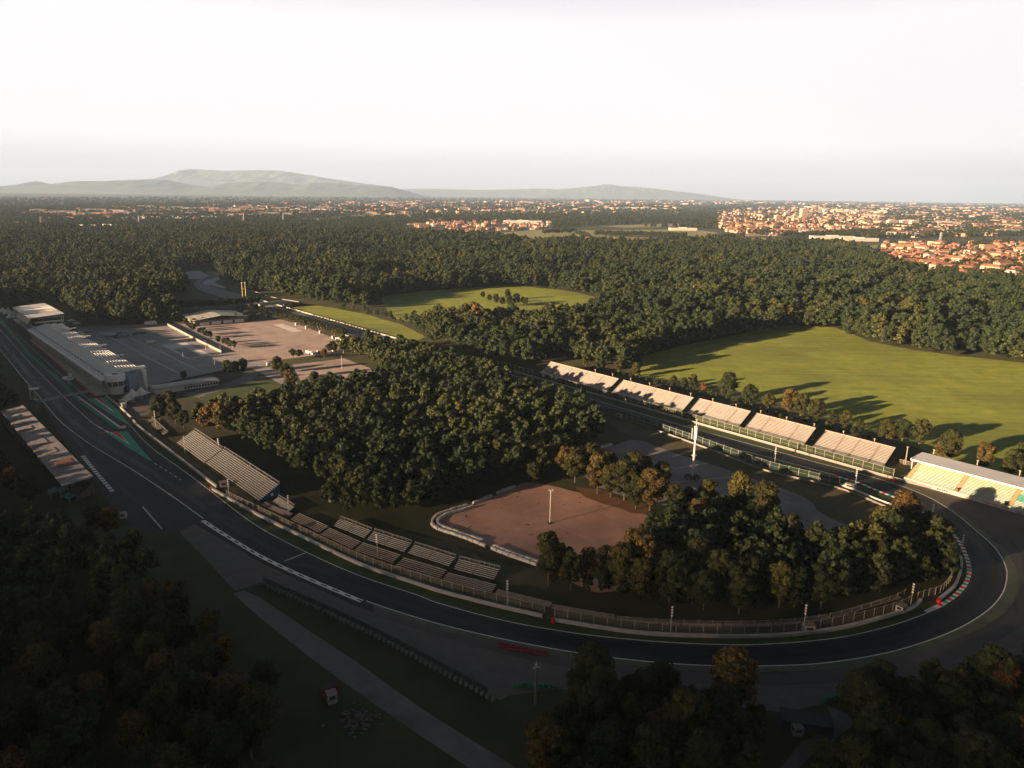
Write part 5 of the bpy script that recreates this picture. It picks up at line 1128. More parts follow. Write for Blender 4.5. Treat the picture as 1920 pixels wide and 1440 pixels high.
blocks([(925, 1025), (962, 1040), (1012, 1057)], 'white block in the back row at the near edge of the red gravel lot', 'white blocks, second row at the near edge of the red gravel lot')
blocks([(1104, 846), (1130, 839), (1153, 833)], 'white block at the far corner of the grey gravel lot', 'white blocks of the grey gravel lot', 3.6)
# marshal boxes
M_boxd = mat('shade_darkened_white', (.20, .20, .195), .8, .2, .5)  # white of the nearest boxes, darkened to stand for foreground shade
for px, py, rz, sx, lab in [(419, 912, .5, 3.0, 'white marshal box on the verge below the second near stand'), (230, 971, .3, 3.2, 'white marshal box left of the dark asphalt'), (1689, 1146, .6, 3.0, 'white marshal box with wooden side at the wall gap'),
                             (1515, 1183, 0, 3.6, 'white marshal box behind the wall at the bottom of the bend'), (1594, 916, -.8, 4.6, 'white cabin at the end of the infield mesh fence'), (1161, 783, -.8, 3.2, 'white box at the far end of the infield mesh fence'),
                             (622, 940, .2, 2.6, 'white box at the edge of the infield wood'), (1494, 1375, 0, 2.4, 'white box in front of the dark shed at the bottom')]:
    hut('marshal_box', G(px, py), rz, sx, 2.4, 2.3, lab, 'marshal box', M_conc if py < 1200 else M_boxd, M_lw if py < 1200 else M_boxd)
hut('dark_shed', G(1510, 1362), -.25, 13, 5, 2.6, 'dark long shed beside the gravel path at the bottom', 'shed', M_dark, M_dark, False)
hut('ticket_kiosk', G(622, 1316), .5, 2.6, 2.4, 3.0, 'pale kiosk standing in the dark beside the service road', 'kiosk', M_boxd, M_lw, True)
p = G(618, 1298); r = empty('red_container', (p.x, p.y, 0), .5, 'small red container behind the pale kiosk', 'container'); b = MB(); b.box(-2.2, 2.2, -1.1, 1.1, 0, 2.2); b.build('body', mat('dull_red', (.22, .03, .04), .7, .2, .5), r); b = MB(); b.box(-2.3, 2.3, -1.2, 1.2, 2.2, 2.35); b.build('lid', M_dark, r)
rb = MB(); rr2 = random.Random(5)
for k in range(140):
    g_ = G(rr2.gauss(668, 17), rr2.gauss(1348, 12)); s_ = rr2.uniform(.15, .6); rb.hexa([(g_.x - s_, g_.y - s_ * .5, 0), (g_.x + s_, g_.y - s_ * .4, 0), (g_.x + s_ * .9, g_.y + s_ * .5, 0), (g_.x - s_ * .8, g_.y + s_ * .5, 0)], [(g_.x - s_ * .8, g_.y - s_ * .3, s_), (g_.x + s_ * .5, g_.y - s_ * .2, s_ * .7), (g_.x + s_ * .6, g_.y + s_ * .3, s_ * .9), (g_.x - s_ * .5, g_.y + s_ * .4, s_ * .6)])
tag(rb.build('rubble', mat('rubble_concrete', (.13, .13, .13), .9, .3, .5)), 'pale rubble scattered in the dark beside the kiosk', 'rubble', None, 'stuff')
p = G(1675, 902) - WN * .9; r = empty('red_bollard', (p.x, p.y, 0), 0, 'round red marker bollard at the wall before the covered stand', 'bollard'); b = MB(); b.cyl(0, 0, 0, 1.2, 1.0, 12, .8); b.build('body', M_red_p, r)
p = G(1760, 1130); r = empty('red_barrel', (p.x, p.y, 0), 0, 'red barrel at the end of the wall beside the kerb', 'barrel'); b = MB(); b.cyl(0, 0, 0, 1.5, .75, 12); b.build('body', M_red_p, r)
p = G(1037, 1167); r = empty('red_barrel', (p.x, p.y, 0), 0, 'red barrel in the wall gap below the bleachers', 'barrel'); b = MB(); b.cyl(0, 0, 0, 1.4, .6, 12); b.build('body', M_red_p, r)
p = G(395, 919); r = empty('red_barrel', (p.x, p.y, 0), 0, 'dull red barrel where the wall steps in beside the near stand', 'barrel'); b = MB(); b.cyl(0, 0, 0, 1.2, .5, 12); b.build('body', M_red_p, r)
p = G(1734, 980); r = empty('marshal_platform', (p.x, p.y, 0), BRZ, 'steel lattice platform between the trees at the start of the bend', 'platform'); b = MB(); b.box(-2.5, 2.5, -1.8, 1.8, 2.8, 3.0); b.build('deck', M_gpost, r); b = MB()
for x in (-2.4, 2.4):
    for y in (-1.7, 1.7): b.bar((x, y, 0), (x, y, 4.2), .1)
for y in (-1.7, 1.7): b.bar((-2.4, y, 4.1), (2.4, y, 4.1), .07); b.bar((-2.4, y, 0), (2.4, y, 2.8), .07)
b.build('frame', M_gpost, r)

# ------------------------------------------------------------------ near stands and bleachers
def solve_back(fl, fr, bl, slope, zf):
    a = G(*fl, zf); b = G(*fr, zf); d = (b - a).normalized(); n = Vector((-d.y, d.x)); best = None
    for k in range(2, 120):
        z = zf + k * .15; D = (G(*bl, z) - a).dot(n); e = abs((z - zf) - slope * D)
        if best is None or e < best[0]: best = (e, D, z)
    return a, d, n, (b - a).length, best[1], best[2]
def bleacher(fl, fr, bl, label, rows, slope=.45, zf=.6, aisles=(), name='bleacher', grp=None, m=M_wood, back=True, depth=None, cover=.58):
    a, d, n, Ln, D, zb = solve_back(fl, fr, bl, slope, zf)
    if depth: D = depth; zb = zf + slope * D
    D = max(2.0, min(D, 22)); zb = zf + slope * D
    r = empty(name, (a.x, a.y, 0), math.atan2(d.y, d.x), label, 'grandstand' if name == 'grandstand' else 'bleacher', grp)
    cuts = [0] + [q * Ln for q in aisles] + [Ln]; pt = D / rows
    for j in range(len(cuts) - 1):
        b = MB(); x0, x1 = cuts[j] + (.45 if j else 0), cuts[j + 1] - (.45 if j < len(cuts) - 2 else 0)
        for i in range(rows):
            y = i * pt; z = zf + y * slope; b.box(x0, x1, y, y + pt * cover, z - .08, z + .06)
        b.build('bench_boards', m, r)
    b = MB(); b.slab((0, 0, zf - .32), (Ln, 0, zf - .32), (Ln, D, zb - .32), (0, D, zb - .32), .12)
    for x in np.arange(.3, Ln + .01, max(2.5, Ln / 9)):
        for y, z in ((.2, zf - .3), (D * .5, zf + slope * D * .5 - .3), (D - .2, zb - .3)): b.bar((x, y, 0), (x, y, z), .07)
    b.build('frame', M_dark, r)
    if back:
        b = MB(); b.bar((0, D, zb + .9), (Ln, D, zb + .9), .07); b.bar((0, D, zb + .45), (Ln, D, zb + .45), .04)
        for x in np.arange(0, Ln + .01, max(2, Ln / 8)): b.bar((x, D, zb - .2), (x, D, zb + .9), .05)
        b.build('back_rail', M_gpost, r)
    for q in aisles:
        b = MB(); x = q * Ln; b.slab((x - .42, 0, zf), (x + .42, 0, zf), (x + .42, D, zb), (x - .42, D, zb), .1); b.build('aisle', M_aisle, r)
    return r, Ln, D, zb
M_wm = mat('metal_benches', (.36, .375, .37), .7, col2=(.45, .465, .455), scale=.3)
bleacher((332, 829), (383, 867), (361, 802), 'upper near grandstand of metal benches, left of the larger one', 11, .55, 1.0, (.25, .62), 'grandstand', m=M_wm, cover=.5)
rr3 = bleacher((386, 867), (486, 938), (419, 839), 'larger near grandstand of metal benches with blue end panel', 11, .55, 1.0, (.17, .50, .80), 'grandstand', m=M_wm, cover=.5)
b = MB(); r_, Ln, D, zb = rr3; b.slab((Ln + .15, .5, 1.0), (Ln + .3, .5, 1.0), (Ln + .3, D, zb - .2), (Ln + .15, D, zb - .2), .9)
b.hexa([(Ln + .31, 1.5, .2), (Ln + .4, 1.5, .2), (Ln + .4, D - .2, .2), (Ln + .31, D - .2, .2)], [(Ln + .31, 1.5, 1.4), (Ln + .4, 1.5, 1.4), (Ln + .4, D - .2, zb - 1.0), (Ln + .31, D - .2, zb - 1.0)]); pn = b.build('end_panel', M_blue, r_)
b = MB(); b.box(Ln + .41, Ln + .46, D * .55, D * .55 + 1.1, 1.6, 2.9); b.build('white_emblem', M_white, pn)
bleacher((511, 940), (541, 959), (519, 928), 'small tilted bleacher just past the blue end panel', 7, .5, .8, (), m=M_wm)
bleacher((243, 800), (312, 862), (256, 797), 'thin strip of benches on the verge below the wall corner', 5, .3, .4, (), depth=4.0, back=False) if False else None
bleacher((278, 788), (307, 815), (286, 785), 'weathered low benches on the lawn left of the near stands', 6, .35, .4, (), m=M_concd)
GB = 'front row of low bleachers behind the fence'
FR = [((489, 946), (541, 969), (497, 940), 'first low bleacher of the front row below the small tilted bleacher', 5), ((545, 973), (600, 998), (561, 960), 'second low bleacher of the front row', 6), ((602, 1001), (661, 1028), (617, 987), 'third low bleacher of the front row', 6),
      ((665, 1031), (736, 1055), (680, 1015), 'fourth low bleacher of the front row, below a loudspeaker pole', 6), ((742, 1061), (823, 1086), (755, 1042), 'fifth low bleacher of the front row', 6), ((829, 1088), (921, 1112), (840, 1071), 'sixth and longest low bleacher of the front row', 6),
      ((928, 1113), (1031, 1138), (934, 1104), 'seventh low bleacher of the front row beside a loudspeaker pole', 5), ((1034, 1140), (1151, 1160), (1037, 1132), 'eighth bleacher, a narrow one above the wall gap', 4), ((1157, 1163), (1276, 1174), (1158, 1157), 'ninth bleacher, narrow, in front of the copse', 4),
      ((1280, 1174), (1355, 1176), (1281, 1168), 'tenth bleacher, short and narrow, in front of the copse', 4), ((1359, 1176), (1450, 1175), (1359, 1170), 'eleventh bleacher, narrow, at the bottom of the copse', 4), ((1455, 1174), (1560, 1160), (1453, 1169), 'twelfth bleacher, narrow, where the rows turn up right', 4),
      ((1565, 1158), (1690, 1121), (1563, 1153), 'last narrow bleacher before the gate fence', 4)]
M_oldw = mat('weathered_boards', (.32, .28, .25), .85, col2=(.43, .38, .34), scale=.4)
for fl, fr, bl, lab, rows in FR: bleacher(fl, fr, bl, lab, rows, .28, .5, (), grp=GB, m=M_oldw, back=False, cover=.5)
for fl, fr, bl, lab in [((625, 985), (683, 1008), (636, 970), 'first raised bleacher of the back row, grey metal'), ((688, 1011), (758, 1034), (700, 994), 'second raised bleacher of the back row, half sunlit'),
                        ((765, 1036), (842, 1061), (777, 1019), 'third raised bleacher of the back row'), ((850, 1066), (926, 1086), (861, 1046), 'last raised bleacher of the back row, near the pole')]:
    bleacher(fl, fr, bl, lab, 6, .45, 1.0, (.48,), grp='back row of raised bleachers', m=M_wm)

# ------------------------------------------------------------------ houses of the plain
def house_mb(w_, d_, h, kind, rh, mb=None, cx=0, cy=0, rz=0, z0=0, mi=(0, 1)):
    mb = mb or MB(); c_, s_ = math.cos(rz), math.sin(rz)
    T = lambda x, y, z: (cx + x * c_ - y * s_, cy + x * s_ + y * c_, z0 + z)
    a, b2 = w_ / 2, d_ / 2
    mb.hexa([T(-a, -b2, 0), T(a, -b2, 0), T(a, b2, 0), T(-a, b2, 0)], [T(-a, -b2, h), T(a, -b2, h), T(a, b2, h), T(-a, b2, h)], mi[0])
    e = .5; A, B = a + e, b2 + e
    if kind == 'flat': mb.hexa([T(-A, -B, h), T(A, -B, h), T(A, B, h), T(-A, B, h)], [T(-A, -B, h + .6), T(A, -B, h + .6), T(A, B, h + .6), T(-A, B, h + .6)], mi[1])
    else:
        k = B * .9 if kind == 'hip' else 0
        r0, r1 = T(-A + k, 0, h + rh), T(A - k, 0, h + rh); q = [T(-A, -B, h), T(A, -B, h), T(A, B, h), T(-A, B, h)]
        mb.quad([q[0], q[1], r1, r0], mi[1]); mb.quad([q[2], q[3], r0, r1], mi[1]); mb.quad([q[1], q[2], r1], mi[1]); mb.quad([q[3], q[0], r0], mi[1])
    return mb
WALLM = [mat('house_wall_cream', (.42, .29, .20), .9, .1, .1), mat('house_wall_white', (.46, .38, .31), .9, .1, .1), mat('house_wall_ochre', (.38, .22, .13), .9, .1, .1)]
ROOFM_ = mat('pale_sheet_roof', (.30, .275, .25), .85, .2, .1)
ROOFM = [mat('house_roof_orange', (.29, .125, .075), .9, .3, .05), mat('house_roof_red', (.23, .10, .07), .9, .3, .05), mat('house_roof_brown', (.17, .105, .08), .9, .3, .05)]
cn_ = ['cream', 'white', 'ochre']; rn_ = ['orange', 'red', 'brown']
H = []                                         # (distance, x, y, w, d, h, kind, rz, wall, roof, where)
def sprinkle(poly_px, n, where, sw=(10, 18), big=.12, minsep=0):
    P_ = poly_px; xs = [p[0] for p in P_]; ys = [p[1] for p in P_]; c = 0
    while c < n:
        x, y = random.uniform(min(xs), max(xs)), random.uniform(min(ys), max(ys))
        if not bool(inside(P_, np.array([x]), np.array([y]))[0]): continue
        g_ = G(x, y); w_ = random.uniform(*sw); h = random.choice((4.5, 5, 6, 6.5)); d_ = random.uniform(11, 16)
        if random.random() < big: w_ *= 1.8; h = random.choice((8, 9, 12))
        H.append((g_.length, g_.x, g_.y, w_, d_, h, random.choice(('gable', 'hip', 'gable', 'flat')) if w_ > 25 else random.choice(('gable', 'hip')), random.choice((.35, .35 + 1.57)) + random.uniform(-.15, .15), random.choice((0, 0, 1, 2)), random.choice((0, 0, 1, 2)), where)); c += 1
sprinkle([(1640, 470), (1662, 455), (1760, 457), (1920, 455), (1990, 457), (1990, 524), (1880, 520), (1800, 513), (1730, 500), (1665, 490)], 330, 'suburb at the right edge', (11, 22), .2)
sprinkle([(1660, 488), (1730, 492), (1820, 508), (1800, 512), (1700, 500)], 16, 'wood edge before the right suburb', (14, 30), .2)
sprinkle([(1345, 432), (1345, 396), (1420, 389), (1500, 386), (1600, 392), (1650, 405), (1650, 428), (1560, 436), (1450, 440), (1380, 438)], 620, 'dense orange town right of the far meadow', (14, 30), .25)
sprinkle([(762, 419), (860, 412), (1030, 416), (1030, 430), (870, 435), (770, 434)], 130, 'village strip beyond the forest in the middle', (12, 24), .2)
sprinkle([(1075, 452), (1160, 450), (1270, 452), (1330, 456), (1260, 458), (1100, 458)], 26, 'hamlet behind the far tree avenue', (14, 26), .2)
sprinkle([(0, 428), (0, 412), (150, 408), (460, 402), (470, 424), (300, 432), (100, 430)], 110, 'settlement beyond the forest on the left', (14, 30), .25)
sprinkle([(0, 400), (300, 388), (700, 378), (1300, 376), (1920, 386), (1920, 400), (1500, 384), (900, 386), (400, 404), (100, 408)], 1100, 'far plain', (30, 70), .3)
sprinkle([(380, 395), (620, 385), (640, 400), (560, 408), (400, 412)], 260, 'far settlement', (20, 50), .3)
sprinkle([(1480, 386), (1920, 392), (1920, 440), (1660, 446), (1640, 408)], 520, 'industrial plain', (25, 80), .5)
sprinkle([(640, 385), (1280, 384), (1280, 400), (640, 404)], 300, 'middle plain', (20, 55), .3)
H.sort(key=lambda t: t[0]); hm_ = {}
def fullhouse(name, p, rz, w_, d_, h, kind, wm, rm, label, grp=None, chim=True, rh=None):
    r = empty(name, (p.x, p.y, 0), rz, label, 'house' if name == 'house' else name.replace('_', ' '), grp)
    mb = house_mb(w_, d_, h, kind, rh or d_ * .30); wl_ = MB(); rf_ = MB()
    for f, m_ in zip(mb.f, mb.m): (wl_ if m_ == 0 else rf_).quad([mb.v[i] for i in f])
    wl_.build('wall', wm, r); ro = rf_.build('roof', rm, r)
    if chim: b = MB(); b.box(w_ * .2, w_ * .2 + 1, -.5, .5, h, h + d_ * .22 + 1.2); b.build('chimney', wm, ro)
    wm_ = MB(); nwin = max(2, int(w_ / 4))
    for fl_ in range(max(1, int(h / 3))):
        for k in range(nwin): x = -w_ / 2 + (k + .5) * w_ / nwin; wm_.box(x - .6, x + .6, -d_ / 2 - .04, -d_ / 2, 1 + fl_ * 3, 2.4 + fl_ * 3)
    wm_.build('window_rows', M_glass, r); return r
NH = 250
for i, (dist, x, y, w_, d_, h, kind, rz, wi, ri, where) in enumerate(H[:NH]):
    lab = '%s house with %s roof in the %s' % (cn_[wi], rn_[ri], where); gr = '%s houses with %s roofs, %s' % (cn_[wi], rn_[ri], where)
    if i < 40: fullhouse('house', Vector((x, y)), rz, w_, d_, h, kind, WALLM[wi], ROOFM[ri], lab, gr, False)
    else: o = house_mb(w_, d_, h, kind, d_ * .30).build('house', [WALLM[wi], ROOFM[ri]]); o.location = (x, y, 0); o.rotation_euler = (0, 0, rz); tag(o, lab, 'house', gr)
tmb = MB()
for dist, x, y, w_, d_, h, kind, rz, wi, ri, where in H[NH:]:
    k = 1 + max(0, dist - 3500) / 5000; ri = random.choice((ri, ri, 3, 3)) if ('plain' in where or 'far settlement' in where) else ri; house_mb(w_ * (1 + .3 * (k - 1)), d_ * k * .9, h * (1 + .25 * (k - 1)) * (1.35 if dist > 3600 else 1), kind, d_ * .28, tmb, x, y, rz, 0, (wi, 3 + ri))
tag(tmb.build('distant_houses', WALLM + ROOFM + [ROOFM_]), 'countless small houses of the towns spread over the plain', 'houses', None, 'stuff')
# named larger buildings
for px, py, w_, h, kind, wm, rm, nm, lab in [
    (1512, 507, 46, 8, 'hip', WALLM[0], ROOFM[0], 'farm_building', 'long villa with orange tiled roof standing alone in the woods'),
    (1550, 512, 30, 7, 'hip', WALLM[0], ROOFM[0], 'farm_building', 'orange tiled farmhouse right of the long villa in the woods'),
    (1574, 513, 22, 6, 'gable', WALLM[2], ROOFM[1], 'farm_building', 'small red roofed annexe right of the tiled farmhouse'),
    (1625, 517, 40, 6, 'gable', WALLM[0], ROOFM[0], 'farm_building', 'low ochre farm half hidden in the trees on the right'),
    (1703, 499, 44, 12, 'hip', WALLM[0], ROOFM[1], 'school_building', 'big red roofed building at the wood edge on the right'),
    (1762, 509, 40, 14, 'hip', WALLM[0], ROOFM[1], 'school_building', 'red pyramid roofed building beside the grey roofed wing'),
    (1808, 522, 40, 9, 'hip', WALLM[0], ROOFM[0], 'villa', 'broad villa with bright orange roof nearest the woods on the right'),
    (1860, 528, 22, 7, 'hip', WALLM[1], ROOFM[0], 'villa', 'small villa in the trees right of the broad villa'),
    (1100, 456, 90, 6, 'gable', WALLM[2], ROOFM[1], 'farmstead', 'long red roofed farmstead beyond the forest'),
    (1140, 458, 60, 6, 'gable', WALLM[2], ROOFM[0], 'farmstead', 'orange roofed farmstead right of the long red one'),
    (1850, 470, 40, 17, 'flat', WALLM[2], ROOFM[0], 'apartment_block', 'ochre apartment block standing over the right suburb'),
    (1690, 466, 60, 14, 'flat', WALLM[0], ROOFM[0], 'apartment_block', 'cream apartment block at the left end of the right suburb'),
    (1780, 424, 160, 22, 'flat', WALLM[1], M_roofw, 'factory_building', 'pale factory far behind the right suburb')]:
    fullhouse(nm, G(px, py), .25, w_, 16, h, kind, wm, rm, lab, None, nm in ('villa', 'farm_building'))
def block(px, py, w_, h, d_, label, wm=WALLM[0], name='tower_block', floors=8, rz=.3):
    p = G(px, py); r = empty(name, (p.x, p.y, 0), rz, label, 'tower block' if name == 'tower_block' else 'shed'); b = MB(); b.box(-w_ / 2, w_ / 2, -d_ / 2, d_ / 2, 0, h); b.build('wall', wm, r)
    b = MB(); b.box(-w_ / 2 - .3, w_ / 2 + .3, -d_ / 2 - .3, d_ / 2 + .3, h, h + 1.2); b.box(-w_ * .15, w_ * .15, -3, 3, h + 1.2, h + 4); b.build('roof', M_pale, r)
    if name == 'tower_block':
        b = MB()
        for f in range(floors): b.box(-w_ / 2 + 1, w_ / 2 - 1, -d_ / 2 - .05, -d_ / 2, 2 + f * (h - 2) / floors, 2 + f * (h - 2) / floors + 1.4)
        b.build('window_rows', M_glass, r)
    return r
block(1506, 411, 50, 68, 30, 'tallest tower block rising over the orange town'); block(1489, 414, 26, 34, 22, 'lower tower block left of the tallest in the orange town'); block(1457, 415, 34, 34, 24, 'pale tower block at the left of the orange town')
block(1475, 406, 40, 30, 22, 'low pale tower between the towers of the orange town')
for k, (px, w_) in enumerate(((1672, 62), (1695, 50), (1712, 46))): block(px, 424 + k * .3, w_, 30, 20, ('left', 'middle', 'right')[k] + ' slab of the long white apartment blocks behind the industrial area', WALLM[1])
for px, py, w_, h, lab in [(1560, 448, 150, 9, 'long white industrial shed before the orange town'), (1610, 452, 120, 9, 'white industrial shed left of the right suburb'), (1450, 442, 60, 8, 'cream shed beside the stubble field'), (1510, 437, 80, 8, 'white shed at the near edge of the orange town'),
                           (1760, 434, 300, 12, 'very long pink-white shed behind the right suburb'), (1880, 437, 240, 11, 'long white shed at the right picture edge'), (1280, 432, 110, 9, 'wide pale barn on the far green meadow'), (165, 429, 220, 10, 'long pale shed beyond the forest on the left'),
                           (200, 427, 120, 9, 'second pale shed beside the long one on the left'), (285, 413, 320, 12, 'very long white factory on the left plain'), (370, 411, 260, 12, 'white factory right of the very long one on the left plain'), (1190, 393, 700, 18, 'huge pale warehouse in the middle distance'),
                           (980, 419, 180, 12, 'pale long building in the village strip'), (600, 397, 400, 14, 'pale long warehouse beyond the left factories'), (1600, 398, 500, 14, 'long white warehouse behind the tallest tower'), (1432, 494, 34, 6, 'blue-grey glasshouse roof deep in the woods')]:
    block(px, py, w_, h, 34 if py > 420 else 60, lab, WALLM[1] if 'glass' not in lab else M_bluegrey, 'industrial_shed', rz=.1 if w_ > 100 else .3)
for px, py, h in [(1543, 397, 40)]:
    p = G(px, py + 8); r = empty('water_tower', (p.x, p.y, 0), 0, 'round white water tower beyond the orange town', 'water tower'); b = MB(); b.cyl(0, 0, 0, 40, 3, 10); b.build('shaft', M_conc, r); b = MB(); b.cyl(0, 0, 34, 46, 9, 14, 13); b.cyl(0, 0, 46, 52, 13, 14, 6); b.build('tank', M_roofw, r)
def pylon_mesh():
    b = MB()
    for sx in (-1, 1):
        for sy in (-1, 1): b.bar((sx * 4, sy * 4, 0), (sx * .8, sy * .8, 42), .5, n=3)
    for k in range(6): z = 4 + k * 6.5; w_ = 4 - 3.2 * z / 42; b.bar((-w_, -w_, z), (w_, -w_, z + 5), .3, n=3); b.bar((w_, -w_, z), (-w_, -w_, z + 5), .3, n=3)
    for z, w_ in ((30, 9), (36, 7.5), (41, 6)): b.bar((-w_, 0, z), (w_, 0, z), .5, n=3)
    return b.mesh('power_pylon', mat('pylon_steel', (.40, .40, .40), .6, .1, .2))
py_m = pylon_mesh()
for px, py in [(1757, 431), (1698, 404), (1716, 404), (1748, 408), (1795, 408), (1862, 409), (1633, 399), (1590, 396), (1423, 391), (79, 428), (262, 424), (458, 417), (532, 417), (722, 397), (792, 395), (975, 389), (1038, 391)]:
    p = G(px, py + 2); o = link_mesh('power_pylon', py_m, None, (p.x, p.y, 0)); o.rotation_euler = (0, 0, .6); tag(o, 'thin steel power pylon standing in the hazy plain', 'power pylon', 'power pylons across the plain')
p = G(1762, 455); o = link_mesh('power_pylon', py_m, None, (p.x, p.y, 0)); o.scale = (.8, .8, .8); tag(o, 'nearer steel power pylon at the back of the right suburb', 'power pylon')
# avenue of trees on the far meadow, trees of the plain
pts = []; sc2 = []
for (x0, y0), (x1, y1), n in [((1116, 443), (1290, 447), 40), ((1118, 442), (1290, 446), 40), ((1018, 440), (1080, 438), 14), ((1330, 450), (1400, 446), 12), ((1080, 440), (1110, 452), 8)]:
    for k in range(n): g_ = G(x0 + (x1 - x0) * k / n, y0 + (y1 - y0) * k / n); pts.append((g_.x, g_.y)); sc2.append(1.0)
scatter('meadow_avenue', np.array(pts), np.array(sc2), 'avenue of trees crossing the far green meadow')
def px_scatter(name, poly, n, label, smul=1.0, clear=()):
    xs = [p[0] for p in poly]; ys = [p[1] for p in poly]; X = rng.uniform(min(xs), max(xs), n * 3); Y = rng.uniform(min(ys), max(ys), n * 3)
    k = inside(poly, X, Y)
    for c in clear: k &= ~inside(c, X, Y)
    X, Y = X[k][:n], Y[k][:n]; g_ = np.array([tuple(G(a_, b_)) for a_, b_ in zip(X, Y)]); dd = np.linalg.norm(g_, axis=1)
    f = np.maximum(1, dd / 3200) * smul * rng.uniform(.7, 1.1, len(dd)); scatter(name, g_, (f, np.minimum(f, 1.0 + .12 * f) * .8), label)
towns = [[(1345, 434), (1345, 396), (1420, 389), (1500, 386), (1650, 400), (1650, 432), (1500, 440)], [(755, 420), (1035, 414), (1035, 431), (860, 436), (760, 436)]]
px_scatter('left_plain_wood', [(-40, 436), (-40, 392), (200, 384), (700, 378), (760, 400), (740, 436), (400, 430)], 9000, 'hazy woods over the left half of the plain', 1.1, FARF[3:])
px_scatter('right_plain_wood', [(740, 436), (740, 378), (1300, 376), (1960, 388), (1960, 442), (1640, 448), (1420, 442), (1340, 430), (1100, 424), (1000, 434)], 9000, 'hazy woods over the right half of the plain', 1.1, towns + FARF)
px_scatter('horizon_wood', [(-40, 392), (-40, 372), (700, 370), (1300, 374), (1960, 383), (1960, 390), (1300, 378), (700, 378), (300, 386)], 2500, 'faint woods along the horizon of the plain', 1.0)
px_scatter('suburb_trees', [(1640, 470), (1662, 452), (1990, 450), (1990, 526), (1880, 522), (1800, 516), (1730, 503), (1665, 492)], 900, 'garden trees between the houses of the right suburb', .75)
px_scatter('town_trees', [(1345, 432), (1345, 396), (1500, 386), (1650, 402), (1650, 428), (1450, 440)], 1000, 'garden trees between the houses of the orange town', .75)
px_scatter('village_trees', [(762, 420), (860, 412), (1030, 416), (1030, 430), (870, 435), (770, 434)], 160, 'garden trees of the village strip', .6)

# ------------------------------------------------------------------ hills
M_hill = mat('hazed_hill_woods', (.060, .080, .060), .95, col2=(.10, .12, .085), scale=.004, detail=8)  # woodland tone, lightened to paint in some distance haze
def hill(name, ridge, dist, seed, deep=1800):
    P_ = smooth([Vector((a, b)) for a, b in ridge], 6); prof = []
    for q in P_:
        sx = (q.x - 960) / CF; x = sx * dist / (ct); hz_ = horizon(q.x)
        # height that puts the ridge on its photo line at this distance
        v0 = (q.y - 720) / CF; u0 = (q.x - 960) / CF; uu = u0 * cr + v0 * sr; vv = -u0 * sr + v0 * cr
        dd = dist / (ct - vv * st); prof.append((uu * dd, CH - dd * (st + vv * ct)))
    n = len(prof); m = 15; V_ = []; F_ = []
    xs = np.array([p[0] for p in prof]); zs = np.array([max(p[1], 0) for p in prof])
    for j in range(m):
        t_ = j / (m - 1) * 2 - 1; y = dist + t_ * deep; f = max(0, 1 - abs(t_)) ** .8 if t_ < 0 else max(0, 1 - t_ ** 1.5)
        nn = vnoise(xs + 9000, np.full(n, y), 420, seed) * .6 + vnoise(xs + 9000, np.full(n, y), 150, seed + 1) * .4
        for i in range(n): V_.append((xs[i] * y / dist if t_ > 0 else xs[i], y, zs[i] * f * (1 if abs(t_) < .01 else .72 + .5 * nn[i]) if f > 0 else -1.0))
    for j in range(m - 1):
        for i in range(n - 1): a_ = j * n + i; F_.append((a_, a_ + 1, a_ + n + 1, a_ + n))
    me = bpy.data.meshes.new(name); me.from_pydata(V_, [], F_); me.materials.append(M_hill); me.update(); bm_fix(me); o = link_mesh(name, me); tag(o, kind='structure'); return o
hill('hills', [(-120, 362), (-30, 357), (0, 353), (30, 348), (65, 340), (100, 345), (140, 340), (200, 339), (250, 337), (300, 336), (330, 341), (370, 348), (400, 350), (430, 343), (500, 341), (560, 346), (600, 342), (680, 348), (720, 349), (760, 358), (800, 370)], 24000, 21, 2600)
hill('hills', [(240, 372), (275, 345), (300, 333), (330, 322), (360, 317), (420, 320), (490, 319), (540, 322), (600, 332), (690, 345), (740, 352), (800, 368)], 33000, 23, 3500)
hill('mountains', [(520, 368), (640, 360), (720, 356), (800, 354), (900, 356), (1010, 354), (1080, 357), (1200, 362), (1280, 368)], 37500, 25, 3500)
hill('hills', [(970, 372), (1005, 364), (1030, 357), (1080, 352), (1120, 348), (1145, 346), (1165, 349), (1200, 351), (1230, 354), (1290, 361), (1330, 366), (1380, 374)], 35000, 27, 3000)
# wood left of the main straight, just outside the picture; its evening shade crosses the straight
pw = fill([PL(-235, -92), PL(-50, -84), PL(-5, -66), PL(20, -56), PL(520, -56), PL(520, -140), PL(-235, -150)], 9.5)
ps_ = (pw - np.array([PA.x, PA.y])) @ np.array([PD.x, PD.y])
scatter('straight_side_wood', pw, np.where(ps_ > -15, rng.uniform(1.5, 1.68, len(pw)), rng.uniform(.7, .95, len(pw))), 'wood along the left side of the main straight')
# ------------------------------------------------------------------ added unseen deck over and behind the viewpoint, shaped to darken the foreground
CZ = 1150.0
nx, ny = 150, 120
gx, gy = np.meshgrid(np.linspace(-8500, 4500, nx), np.linspace(-7500, 2500, ny)); 
fr = vnoise(gx, gy, 700, 1) * .5 + vnoise(gx, gy, 260, 2) * .3 + vnoise(gx, gy, 110, 3) * .2
off = CZ / math.tan(SUN_EL); ux, uy = math.cos(SUN_AZ) * off, math.sin(SUN_AZ) * off
tt = sstep(-ux + 1500, -ux + 3400, gx)                       # 0 = the part the sun shines through towards the bend, 1 = overhead
edge = (306 - .22 * np.clip(gx + ux, -600, 400) - uy) * (1 - tt) + 1500 * tt
cov = 1 - sstep(edge - 70 - 340 * tt, edge + 80 + 210 * tt, gy + (fr - .5) * 50)
th_ = (14 + 16 * fr + (50 + 90 * fr) * tt) * (0.15 + .85 * cov)
lo = CZ - 10 * fr * cov; hi = lo + th_
